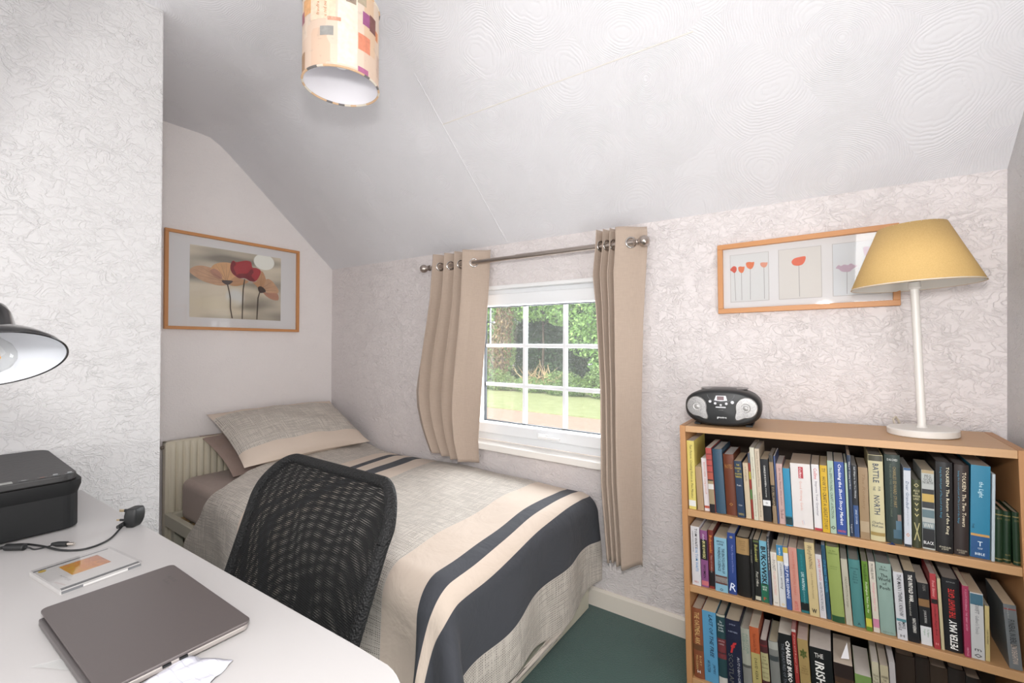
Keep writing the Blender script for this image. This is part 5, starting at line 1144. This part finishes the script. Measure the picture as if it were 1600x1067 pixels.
# local: x back negative, y left negative; body 0.42 deep x 0.42 wide
def prrect(inset, r, n=7):
    x0, x1, y0, y1 = -0.43+inset, 0.0-inset, -0.40+inset, 0.0-inset
    return rrect(x1-x0, y1-y0, r, n, (x0+x1)/2, (y0+y1)/2)
MB().prism(prrect(0.006, 0.03), 0.004, 0.115, 0).build('body', mat('printer_black', '101112', 0.55, spec=0.3, noise=0.1, nscale=300), pr_, bevel=0.003)
b_ = bpy.data.objects.new
m = MB(); lo_ = prrect(0.006, 0.03); hi_ = prrect(0.0, 0.035); n_ = len(lo_)
m.add([(p[0], p[1], 0.085) for p in lo_]+[(p[0], p[1], 0.105) for p in hi_]+[(p[0], p[1], 0.118) for p in hi_], [(i_, (i_+1) % n_, n_+(i_+1) % n_, n_+i_) for i_ in range(n_)]+[(n_+i_, n_+(i_+1) % n_, 2*n_+(i_+1) % n_, 2*n_+i_) for i_ in range(n_)]+[tuple(range(2*n_, 3*n_))])
m.build('upper_body', _m['printer_black'], pr_, smooth=40)
MB().prism(prrect(0.008, 0.035), 0.118, 0.134).build('scanner_lid', mat('textured_black_lid', '2c2b2b', 0.5, bump=0.4, bscale=60, noise=0.12, nscale=25), pr_, bevel=0.003)
MB().box((-0.030, -0.190, 0.1342), (-0.012, -0.118, 0.1350)).build('display_strip', mat('grey_lcd', '8a8c88', 0.3), pr_)
for y_, c_ in ((-0.100, '8a8a8a'), (-0.070, '8a5a4c'), (-0.048, '74787a'), (-0.024, '6c7476')):
    bt = MB().box((-0.026, y_-0.008, 0.1342), (-0.014, y_+0.008, 0.1349)); bo_ = bt.build('button', mat('button_black', '2c2d2e', 0.4), pr_)
    MB().box((-0.023, y_-0.004, 0.1349), (-0.018, y_+0.004, 0.1352)).build('button_mark', mat('mark_'+c_, c_, 0.5), bo_)
for y_ in (-0.046, -0.021): MB().box((-0.037, y_-0.004, 0.1342), (-0.031, y_+0.004, 0.1347)).build('indicator', mat('pale_indicator', 'b4b8ba', 0.4), pr_)
deck_text(pr_, 'Canon', '8a8886', -0.10, -0.165, 0.1345, 0.048, 0.009, 90)
m = MB()
for pth in ([(0.0005, -0.395, 0.045), (0.0005, -0.10, 0.052), (0.0005, -0.095, 0.052), (0.0005, -0.095, 0.035), (0.0005, -0.090, 0.033), (0.0005, -0.03, 0.035)],):
    m.tube([(p[0]-0.0125, p[1], p[2]+0.02) for p in pth], 0.0010, 5)
m.build('front_seam', mat('seam_black', '0a0a0a', 0.7), pr_)
MB().box((-0.36, -0.34, 0), (-0.08, -0.06, 0.004)).build('feet', BLACKM, pr_)

# power lead with plug
BLK = mat('black_cable', '1c1d1e', 0.5)
pw = thing('power_lead', 'black power lead with a three pin plug lying on the desk corner', 'cable', (1.507, -1.560, 0.740))
O_ = Vector(pw.location)
def rel(L): return [tuple(Vector(p)-O_) for p in L]
def spline(P, n=8):
    P = [Vector(p) for p in P]; out = []
    for i_ in range(len(P)-1):
        p0, p1, p2, p3 = P[max(i_-1, 0)], P[i_], P[i_+1], P[min(i_+2, len(P)-1)]
        for k_ in range(n):
            t = k_/n; out.append(0.5*((2*p1)+(-p0+p2)*t+(2*p0-5*p1+4*p2-p3)*t*t+(-p0+3*p1-3*p2+p3)*t**3))
    return out+[P[-1]]
MB().tube(spline(rel([(1.512, -1.560, 0.750), (1.530, -1.574, 0.744), (1.584, -1.609, 0.7425), (1.600, -1.650, 0.7425), (1.568, -1.681, 0.7425), (1.510, -1.703, 0.7445), (1.464, -1.724, 0.7445), (1.440, -1.748, 0.7425), (1.450, -1.80, 0.7425), (1.50, -1.90, 0.7425)])), 0.0022, 8).build('cord', BLK, pw, smooth=60)
# plug lying on its side, pins pointing left
PM = T(0.012, 0.012, 0.0005) @ RZ(34.8)
m = MB(); sec = [(0.000, 0.62, 0.70), (0.006, 0.80, 0.90), (0.016, 0.96, 1.0), (0.030, 1.0, 1.0), (0.040, 0.92, 0.92), (0.046, 0.74, 0.80)]
ol = rrect(0.030, 0.036, 0.007, 4); n_ = len(ol); vs = []
for z_, a_, b_ in sec: vs += [(p[0]*a_+0.004+0.10*z_, p[1]*b_, z_) for p in ol]
m.add(vs, [(k_*n_+i_, k_*n_+(i_+1) % n_, (k_+1)*n_+(i_+1) % n_, (k_+1)*n_+i_) for k_ in range(len(sec)-1) for i_ in range(n_)]+[tuple(range(n_))[::-1], tuple(range((len(sec)-1)*n_, len(sec)*n_))])
m.build('plug_body', BLK, pw, bevel=0.0012, smooth=50, M=PM)
MB().box((-0.020, -0.0125, 0.016), (-0.009, -0.0095, 0.021)).box((-0.020, 0.0095, 0.016), (-0.009, 0.0125, 0.021)).box((-0.018, -0.002, 0.034), (-0.009, 0.002, 0.041)).build('pin_sleeve', BLK, pw, M=PM)
MB().box((-0.028, -0.0122, 0.0165), (-0.020, -0.0098, 0.0205)).box((-0.028, 0.0098, 0.0165), (-0.020, 0.0122, 0.0205)).box((-0.030, -0.0018, 0.0345), (-0.018, 0.0018, 0.0405)).build('pins', mat('brass_pin', 'b8a688', 0.3, 0.8), pw, bevel=0.0005, M=PM)
m = MB()
for k_ in range(4): m.lathe([(0.003, 0.0), (0.0060-0.0006*k_, 0.0008), (0.0060-0.0006*k_, 0.0030), (0.003, 0.0038)], 14, M=T(-0.002-0.004*k_, -0.018-0.001*k_, 0.012-0.002*k_) @ RY(-100))
m.build('strain_relief', BLK, pw, M=PM)
dc = thing('adapter_lead', 'thin black lead with ferrite lump and silver barrel plug in front of the printer', 'cable', (1.46, -1.753, 0.740))
O_ = Vector(dc.location)
MB().tube(spline(rel([(1.395, -1.88, 0.742), (1.420, -1.80, 0.742), (1.449, -1.758, 0.742), (1.463, -1.751, 0.7470), (1.499, -1.725, 0.7470), (1.512, -1.714, 0.742), (1.521, -1.695, 0.7435), (1.524, -1.687, 0.746)])), 0.0016, 8).build('cord', BLK, dc, smooth=60)
a_, b_ = rel([(1.464, -1.751, 0.7475), (1.496, -1.727, 0.7475)]); MB().tube([a_, b_], 0.0072, 14).build('ferrite_core', BLK, dc, smooth=40, bevel=0.0015)
a_, b_, c_ = rel([(1.520, -1.689, 0.7465), (1.530, -1.682, 0.7465), (1.547, -1.669, 0.7465)]); MB().tube([a_, b_, c_], [0.0030, 0.0055, 0.0055], 14).build('plug_body', BLK, dc, smooth=40)
a_, b_ = rel([(1.547, -1.669, 0.7465), (1.558, -1.660, 0.7465)]); MB().tube([a_, b_], 0.0036, 14).build('barrel', mat('nickel_barrel', 'b0a8a0', 0.25, 0.9), dc, smooth=40)

# clear plastic sleeve and crumpled paper by the laptop
m = MB(); m.grid(lambda u, v: (2.02+0.155*u+0.03*v, -1.795+0.06*v+0.085*u, 0.7412+0.001*math.sin(9*u+4*v)+0.0012), 12, 8)
o = m.build('plastic_sleeve', mat('milky_plastic_film', 'd4d6d4', 0.15, alpha=0.35)); tag(o, 'clear plastic sleeve poking out from under the laptop', 'plastic sleeve')
random.seed(11)
m = MB()
def crump(u, v):
    x = 2.165+0.075*u+0.055*v; y = -1.672-0.10*v+0.045*u
    return (x, y, 0.7425+0.004*abs(math.sin(7*u+3*v))*math.sin(PI*min(1, max(0, u)))+0.003*abs(math.sin(11*v+5*u))+0.002*math.sin(23*u*v))
m.grid(crump, 14, 14)
q = NT('squared_paper', 0.8); tc = q.n('ShaderNodeTexCoord').outputs['Object']; sp3 = q.n('ShaderNodeSeparateXYZ'); q.l(tc, sp3.inputs[0])
l1 = q.math('GREATER_THAN', q.math('SINE', q.math('MULTIPLY', sp3.outputs[0], 420)), 0.965); l2 = q.math('GREATER_THAN', q.math('SINE', q.math('MULTIPLY', sp3.outputs[1], 420)), 0.965)
q.color(q.mix(q.math('MULTIPLY', q.math('MAXIMUM', l1, l2), 0.6), srgb('cfcfd8'), srgb('a8a8b4')))
o = m.build('crumpled_paper', q.m, smooth=40, solid=0.0003); tag(o, 'creased scrap of pale squared paper on the desk beside the laptop', 'paper')

# ------------------------------------------------------------------ desk lamp, only its shade reaches into the picture
dl = thing('desk_lamp', 'glossy black domed desk lamp with a clear filament bulb at the left edge', 'lamp')
GB = mat('glossy_black_enamel', '141416', 0.12, coat=0.5)
dcen = Vector((1.905, -1.822, 1.168))
up_ax = Vector((-0.40, 0.02, 1.0))
# open side turned a little towards the camera
toC = (CAM-dcen); toC.z = 0; toC.normalize()
right_ = Vector((math.cos(R(34.8)), math.sin(R(34.8)), 0))
ax = (Vector((0, 0, 1))*1.0 - toC*0.40 - right_*0.24).normalized()
dl.matrix_world = T(*dcen) @ ax.to_track_quat('Z', 'Y').to_matrix().to_4x4() @ Matrix.Scale(0.97, 4)
pr2 = [(0.0865, 0.0), (0.0865, 0.002), (0.082, 0.011), (0.070, 0.024), (0.052, 0.035), (0.040, 0.041), (0.036, 0.047), (0.034, 0.080), (0.031, 0.092), (0.022, 0.100), (0.0, 0.102)]
MB().lathe(pr2, 64).build('lamp_shade', GB, dl, smooth=40)
MB().lathe([(0.0845, 0.0005), (0.080, 0.010), (0.068, 0.022), (0.050, 0.033), (0.036, 0.040), (0.030, 0.045), (0.0, 0.046)], 64).build('shade_lining', mat('white_enamel_lining', 'c9ccd2', 0.4), dl, smooth=60)
m = MB().tube([(0.0862*math.cos(2*PI*i_/64), 0.0862*math.sin(2*PI*i_/64), 0.0005) for i_ in range(65)], 0.0016, 8); m.build('rim', GB, dl, smooth=60)
MB().lathe([(0.0, -0.018), (0.012, -0.0165), (0.022, -0.010), (0.0285, 0.0), (0.030, 0.010), (0.027, 0.022), (0.018, 0.034), (0.013, 0.044)], 32).build('bulb', clear_glass('bulb_glass', (0.93, 0.93, 0.92), 1.5), dl, smooth=60)
fm = bpy.data.materials.new('amber_filament'); fm.use_nodes = True; fm.node_tree.nodes['Principled BSDF'].inputs['Base Color'].default_value = (*srgb('d8a04a'), 1)
m = MB()
for k_ in range(4): a_ = PI/4+PI/2*k_; m.tube([(0.006*math.cos(a_), 0.006*math.sin(a_), 0.035), (0.011*math.cos(a_), 0.011*math.sin(a_), 0.0)], 0.0017, 8)
m.build('filament', fm, dl)
MB().lathe([(0.0, 0.0), (0.004, 0.0), (0.0035, 0.012), (0.003, 0.042), (0, 0.042)], 12).build('bulb_stem', mat('bulb_glass_stem', 'c8c8c4', 0.2), dl)
inv = dl.matrix_world.inverted()
def wl(p): return tuple(inv @ Vector(p))
top_ = dl.matrix_world @ Vector((0, 0, 0.098))
MB().tube([wl(top_), wl(top_+ax*0.03), wl((1.78, -1.93, 1.30)), wl((1.66, -2.00, 1.16))], 0.006, 12).build('upper_arm', GB, dl, smooth=60)
MB().tube([wl((1.66, -2.00, 1.16)), wl((1.70, -2.10, 0.76))], 0.006, 12).build('lower_arm', GB, dl, smooth=60)
m = MB(); n_ = 40; vs = []
for z_, r_ in ((0.7405, 0.075), (0.758, 0.075), (0.764, 0.068)):
    for i_ in range(n_): vs.append(wl((1.70+r_*math.cos(2*PI*i_/n_), -2.10+r_*math.sin(2*PI*i_/n_), z_)))
m.add(vs, [(k_*n_+i_, k_*n_+(i_+1) % n_, (k_+1)*n_+(i_+1) % n_, (k_+1)*n_+i_) for k_ in (0, 1) for i_ in range(n_)]+[tuple(range(2*n_, 3*n_)), tuple(range(n_))[::-1]])
m.build('base', GB, dl, smooth=40)

# ------------------------------------------------------------------ office chair pushed in at the desk
ch = thing('office_chair', 'black mesh backed office chair standing between the desk and the bed', 'chair', (1.90, -1.38, 0))
def mesh_fabric(name, ang, pitch):
    mt_ = bpy.data.materials.new(name); mt_.use_nodes = True; nt = mt_.node_tree; b = nt.nodes['Principled BSDF']
    b.inputs['Base Color'].default_value = (*srgb('0f0f10'), 1); b.inputs['Roughness'].default_value = 0.75
    tc = nt.nodes.new('ShaderNodeTexCoord'); mp = nt.nodes.new('ShaderNodeMapping'); nt.links.new(tc.outputs['UV'], mp.inputs[0]); mp.inputs['Rotation'].default_value = (0, 0, R(ang))
    nz = nt.nodes.new('ShaderNodeTexNoise'); nz.inputs['Scale'].default_value = 3.2; nz.inputs['Detail'].default_value = 1.0; nt.links.new(tc.outputs['UV'], nz.inputs['Vector'])
    ma = nt.nodes.new('ShaderNodeVectorMath'); ma.operation = 'MULTIPLY_ADD'; nt.links.new(nz.outputs['Color'], ma.inputs[0]); ma.inputs[1].default_value = (0.034, 0.034, 0); nt.links.new(mp.outputs[0], ma.inputs[2])
    sp = nt.nodes.new('ShaderNodeSeparateXYZ'); nt.links.new(ma.outputs[0], sp.inputs[0])
    def sn(o_, k_):
        a = nt.nodes.new('ShaderNodeMath'); a.operation = 'MULTIPLY'; a.inputs[1].default_value = 2*PI/k_; nt.links.new(o_, a.inputs[0])
        c = nt.nodes.new('ShaderNodeMath'); c.operation = 'SINE'; nt.links.new(a.outputs[0], c.inputs[0]); return c.outputs[0]
    s1, s2 = sn(sp.outputs[0], pitch), sn(sp.outputs[1], pitch*1.15)
    ad = nt.nodes.new('ShaderNodeMath'); ad.operation = 'ADD'; nt.links.new(s1, ad.inputs[0]); nt.links.new(s2, ad.inputs[1])
    g_ = nt.nodes.new('ShaderNodeMath'); g_.operation = 'LESS_THAN'; g_.inputs[1].default_value = 0.84; nt.links.new(ad.outputs[0], g_.inputs[0])
    nt.links.new(g_.outputs[0], b.inputs['Alpha'])
    bp = nt.nodes.new('ShaderNodeBump'); bp.inputs['Strength'].default_value = 0.6; bp.inputs['Distance'].default_value = 0.001; nt.links.new(ad.outputs[0], bp.inputs['Height']); nt.links.new(bp.outputs[0], b.inputs['Normal'])
    return mt_
BW, BH = 0.545, 0.60
def bwid(v):
    return interp([(0, 0.90), (0.25, 0.93), (0.6, 0.95), (0.85, 1.0), (1.0, 0.97)], v)
base_z, base_y = 0.40, -0.052
def back_pt(u, v, off=0.0):
    """u -1..1 across, v 0..1 up"""
    hh = v*BH
    z = base_z + hh*0.80
    y = base_y + 0.005 + 0.344*hh - 0.10*math.sin(PI*v)*0.30
    x = u*BW/2*bwid(v)
    y += 0.035*(u*u) * -1 + off
    return Vector((x-0.035*v + 0.045, y, z))
def outline(n=120, inset=0.0):
    pts = []
    w_, h_, r_ = 2-2*inset, 1-inset, 0.22
    for k_, (sx, sy) in enumerate([(1, 1), (-1, 1), (-1, -1), (1, -1)]):
        for i_ in range(n//4):
            a = PI/2*k_ + PI/2*i_/(n//4-1); ru, rv = 0.30, 0.20
            pts.append((sx*(1-inset-ru)+ru*math.cos(a), 0.5+sy*(0.5-inset*0.5-rv)+rv*math.sin(a)))
    return pts
def back_panel(off, matl, nm):
    m = MB(); rings = 26; o_ = outline(); n_ = len(o_); uvs = []; vs = []
    for k_ in range(rings+1):
        f_ = k_/rings
        for (u, v) in o_:
            uu, vv = u*f_, 0.5+(v-0.5)*f_
            p = back_pt(uu, vv, off*(1-f_**4)); vs.append(tuple(p)); uvs.append((uu*BW/2, vv*BH))
    fs = [(k_*n_+i_, k_*n_+(i_+1) % n_, (k_+1)*n_+(i_+1) % n_, (k_+1)*n_+i_) for k_ in range(rings) for i_ in range(n_)]
    m.add(vs, fs); m.uv = uvs
    return m.build(nm, matl, ch, smooth=179)
back_panel(-0.010, mesh_fabric('black_mesh_front', 4, 0.0041), 'backrest_mesh')
back_panel(0.012, mesh_fabric('black_mesh_rear', -3, 0.0044), 'backrest_mesh')
o_ = outline(120, 0.02)
q = NT('ribbed_black_edge', 0.7); q.color(srgb('0d0d0e')); tc = q.n('ShaderNodeTexCoord').outputs['Object']; v = q.tex('ShaderNodeTexVoronoi', tc, Scale=230.0); q.bump(v.outputs['Distance'], 1.0, 0.003)
MB().tube([back_pt(u, v) for u, v in o_]+[back_pt(*o_[0])], 0.0135, 14, cap=False).build('backrest_frame', q.m, ch, smooth=179)
MB().prism(rrect(0.48, 0.46, 0.08, 6), 0.0, 0.055).build('seat', mat('black_seat_fabric', '18181a', 0.85), ch, bevel=0.02, seg=4, M=T(-0.02, -0.26, 0.445))
MB().tube([(-0.02, -0.06, 0.40), (-0.02, 0.04, 0.42), (-0.02, 0.065, 0.55), (-0.02, 0.085, 0.62)], 0.018, 12).build('backrest_support', BLACKM, ch, smooth=60)
MB().box((-0.10, -0.30, 0.41), (0.06, -0.04, 0.444)).build('tilt_mechanism', BLACKM, ch, bevel=0.006)
MB().lathe([(0.0, 0.09), (0.028, 0.09), (0.028, 0.25), (0.016, 0.25), (0.016, 0.41), (0.0, 0.41)], 20).build('gas_lift', CHROME, ch, smooth=40, M=T(-0.02, -0.22, 0))
for k_ in range(5):
    a_ = 2*PI*k_/5+0.3; c_, s_ = math.cos(a_), math.sin(a_)
    MB().tube([(-0.02+0.02*c_, -0.22+0.02*s_, 0.115), (-0.02+0.29*c_, -0.22+0.29*s_, 0.078)], [0.022, 0.014], 10).build('base_leg', BLACKM, ch, smooth=50)
    MB().tube([(-0.02+0.27*c_-0.018*s_, -0.22+0.27*s_+0.018*c_, 0.0285), (-0.02+0.27*c_+0.018*s_, -0.22+0.27*s_-0.018*c_, 0.0285)], 0.028, 18).build('castor', BLACKP, ch, smooth=40)

# ------------------------------------------------------------------ outside: lane, verge and hedgerow trees, a storey below
GZ = -2.7
q = NT('pale_tarmac_lane', 0.9); tc = q.n('ShaderNodeTexCoord').outputs['Object']; n = q.tex('ShaderNodeTexNoise', tc, Scale=3.0, Detail=5.0); q.color(q.mix(n.outputs['Fac'], srgb('9a8072'), srgb('b39c8c')))
o = MB().box((-70, 3, GZ-0.3), (30, 19.75, GZ)).build('lane', q.m); o['kind'] = 'structure'
q = NT('verge_grass', 0.95); tc = q.n('ShaderNodeTexCoord').outputs['Object']; n = q.tex('ShaderNodeTexNoise', tc, Scale=1.4, Detail=6.0); q.color(q.mix(n.outputs['Fac'], srgb('7d8c58'), srgb('aeb186')))
o = MB().box((-70, 19.75, GZ-0.3), (30, 60, GZ+0.05)).build('grass_verge', q.m); o['kind'] = 'structure'
random.seed(21)
def leaf_mat(name, c1, c2):
    q = NT(name, 0.7); g_ = q.n('ShaderNodeNewGeometry'); tc = q.n('ShaderNodeTexCoord').outputs['Object']
    n = q.tex('ShaderNodeTexNoise', tc, Scale=1.6, Detail=3.0); rnd = g_.outputs['Random Per Island']
    f = q.math('ADD', q.math('MULTIPLY', rnd, 0.6), q.math('MULTIPLY', n.outputs['Fac'], 0.4)); q.color(q.mix(f, srgb(c1), srgb(c2)))
    q.b.inputs['Transmission Weight'].default_value = 0.0
    return q.m
LM = dict(ash=leaf_mat('ash_leaves', '5f9046', 'a9cf78'), dark=leaf_mat('dark_ivy_leaves', '2c4a2a', '55784a'), brown=leaf_mat('brown_creeper', '6e5c42', 'a08c68'), hedge=leaf_mat('hedge_leaves', '587c44', '93ad66'))
BARK = mat('weathered_bark', '54483c', 0.9)
def leaves(m, c, r, n, size, flat_=1.0, droop=0.0):
    for _ in range(n):
        while True:
            p = Vector((random.uniform(-1, 1), random.uniform(-1, 1), random.uniform(-1, 1)))
            if 0.15 < p.length < 1: break
        p *= (0.55+0.45*p.length)/max(p.length, .3) if random.random() < .5 else 1
        p = Vector((c[0]+p.x*r[0], c[1]+p.y*r[1], c[2]+p.z*r[2]))
        a = Vector((random.gauss(0, 1), random.gauss(0, 1), random.gauss(0, .6)-droop)).normalized(); b = a.orthogonal().normalized()
        b = Matrix.Rotation(random.uniform(0, 6.28), 3, a) @ b
        s = size*random.uniform(.6, 1.4)
        m.add([p-a*s, p+b*s*.42, p+a*s, p-b*s*.42], [(0, 1, 2, 3)])
OS = 1.16
def tree(name, label, x, y, h, clumps, leaf, n, size, trunk_r=0.22, group='trees and shrubs across the lane', droop=0.0):
    x, y = 2.93+(x-2.93)*OS, -1.93+(y+1.93)*OS; h *= OS; clumps = [tuple(q_*OS for q_ in c_) for c_ in clumps]; size *= 1.1
    root = thing(name, label, 'tree' if 'tree' in name else 'shrub', (x, y, GZ+0.04), group=group)
    m = MB()
    for (cx, cy, cz, rx, ry, rz) in clumps: leaves(m, (cx, cy, cz), (rx, ry, rz), int(n*rx*rz), size, droop=droop)
    m.build('foliage', LM[leaf], root)
    t_ = MB(); t_.tube([(0, 0, 0), (0.1, 0, h*.3), (-0.1, 0.1, h*.6), (0, 0, h*.85)], [trunk_r, trunk_r*.8, trunk_r*.5, trunk_r*.15], 10)
    for cx, cy, cz, rx, ry, rz in clumps[:5]: t_.tube([(0, 0, max(0.3, min(h*.5, cz-0.8))), (cx*.6, cy*.6, cz-0.2), (cx, cy, cz)], [trunk_r*.4, trunk_r*.25, trunk_r*.08], 7)
    t_.build('trunk', BARK, root, smooth=60); return root

tree('creeper_tree', 'green tree hung with brown creeper at the left of the window view', -18.6, 26.0, 8.5,
     [(0, 0, 4.6, 2.2, 1.4, 2.6), (0.6, -.4, 6.8, 2.0, 1.4, 1.8), (-1.6, .2, 3.4, 1.6, 1.2, 2.2), (1.2, -.2, 2.6, 1.3, 1.0, 2.0)], 'ash', 300, .17, .25, droop=.8)
tree('creeper_tree', 'brown creeper covered trunk left of the dark evergreens', -16.6, 24.8, 7.0,
     [(0, 0, 3.3, .8, .7, 2.6), (.3, 0, 5.2, .7, .6, 1.4), (-.9, 0, 2.3, .6, .6, 1.6)], 'brown', 300, .13, .2, droop=1.5)
tree('evergreen_tree', 'dark evergreen tree in deep shade, centre of the window view', -15.6, 28.6, 9.0,
     [(0, 0, 3.0, 2.6, 1.3, 3.0), (0, 0, 6.0, 2.2, 1.2, 2.4), (2.2, 0, 3.0, 1.8, 1.2, 2.8)], 'dark', 420, .17, .3)
tree('evergreen_tree', 'dark evergreen behind the bright ash at the right of the window view', -11.4, 29.6, 9.0,
     [(0, 0, 3.2, 3.0, 1.3, 3.2), (.5, 0, 6.4, 2.6, 1.2, 2.4)], 'dark', 400, .18, .3)
tree('ash_tree', 'bright green ash tree overhanging the middle of the window view', -13.8, 26.0, 11.0,
     [(-.8, -.2, 6.4, 2.6, 1.5, 1.5), (1.4, -.6, 6.9, 2.2, 1.4, 1.4), (-2.4, 0, 7.3, 2.2, 1.4, 1.5), (.2, 0, 8.9, 3.4, 1.8, 1.8), (1.9, -.8, 5.3, 1.0, .8, .8)], 'ash', 330, .16, .12, droop=.5)
tree('ash_tree', 'bright green ash tree low over the verge at the right of the window view', -8.9, 25.2, 10.5,
     [(0, 0, 5.6, 2.0, 1.3, 2.4), (-1.0, -.3, 3.9, 1.3, 1.0, 1.5), (.6, 0, 2.2, 1.5, 1.1, 1.7), (.4, 0, 8.2, 2.4, 1.6, 2.0), (2.4, 0, 4.0, 1.8, 1.2, 2.6)], 'ash', 340, .16, .22, droop=.5)
for x_, y_, w_, h_, lf, lb in ((-19.2, 23.6, 1.6, 1.3, 'hedge', 'leafy green bush on the verge, furthest left through the window'), (-16.4, 23.8, 1.5, 1.15, 'hedge', 'leafy green bush on the verge below the brown creeper'),
                           (-13.6, 24.0, 1.3, .8, 'hedge', 'low green bush on the verge in front of the dead branches'), (-10.9, 23.6, 1.6, 1.2, 'hedge', 'leafy green bush on the verge below the right hand ash'),
                           (-7.6, 23.4, 1.7, 1.6, 'hedge', 'tall leafy green bush at the right end of the verge')):
    tree('verge_shrub', lb, x_, y_, h_*1.3, [(0, 0, h_*.62, w_, .8, h_*.72), (w_*.6, .1, h_*.5, w_*.6, .6, h_*.5)], lf, 900, .09, .05)
for x_, y_ in ((-24.5, 26.5), (-4.2, 26.2), (0.5, 26.0)):
    tree('hedgerow_tree', ('bushy hedgerow tree beyond the left window edge' if x_ < -20 else ('bushy hedgerow tree beyond the right window edge' if x_ < 0 else 'bushy hedgerow tree furthest right beyond the window')), x_, y_, 9.0, [(0, 0, 2.6, 2.9, 1.4, 2.8), (0, 0, 6.2, 2.8, 1.5, 2.6)], 'ash', 130, .22, .25)
# bleached dead branches heaped on the verge
random.seed(4)
db = MB()
for k_ in range(60):
    x_ = random.uniform(-1.6, 1.0); l_ = random.uniform(.6, 1.6); a_ = random.uniform(.2, 2.6)
    p_ = [Vector((x_, random.uniform(-.4, .4), random.uniform(.5, 1.2)))]
    for i_ in range(4): p_.append(p_[-1]+Vector((math.cos(a_)*l_/4, random.uniform(-.08, .08), abs(math.sin(a_))*l_/4))+Vector((random.gauss(0, .05), 0, random.gauss(0, .05))))
    db.tube(p_, [.03, .025, .02, .014, .006], 5)
db.tube([(-2.0, 0, .55), (-.8, -.3, .62), (.6, -.4, .78), (1.6, -.5, 1.15), (2.3, -.5, 1.75), (2.5, -.5, 2.2)], [.11, .11, .10, .09, .06, .03], 8)
db.tube([(1.3, -.5, 1.0), (1.0, -.5, 1.6), (.8, -.5, 2.2)], [.05, .04, .02], 7)
for x_ in (-1.4, -.5, .4): db.tube([(x_, 0, 0), (x_+.2, 0, .5), (x_+.3, 0, 1.0)], [.05, .04, .02], 6)
o = db.build('fallen_branches', mat('bleached_wood', 'cdb48c', 0.9), smooth=60); o.location = (-15.4, 28.6, GZ+0.05)
tag(o, 'tangle of bleached fallen branches lying on the far verge', 'fallen branches')

for x_, lb in ((-26.5, 'dark evergreen far behind the creeper tree'), (-20.5, 'dark evergreen behind the brown creeper trunk'), (-14.5, 'tall dark evergreen furthest back in the centre'), (-8.5, 'dark evergreen furthest back on the right')):
    tree('evergreen_tree', lb, x_, 33.5, 9.5, [(0, 0, 2.4, 4.0, 1.4, 2.6), (0, 0, 6.4, 3.8, 1.4, 3.2)], 'dark', 130, .30, .3)
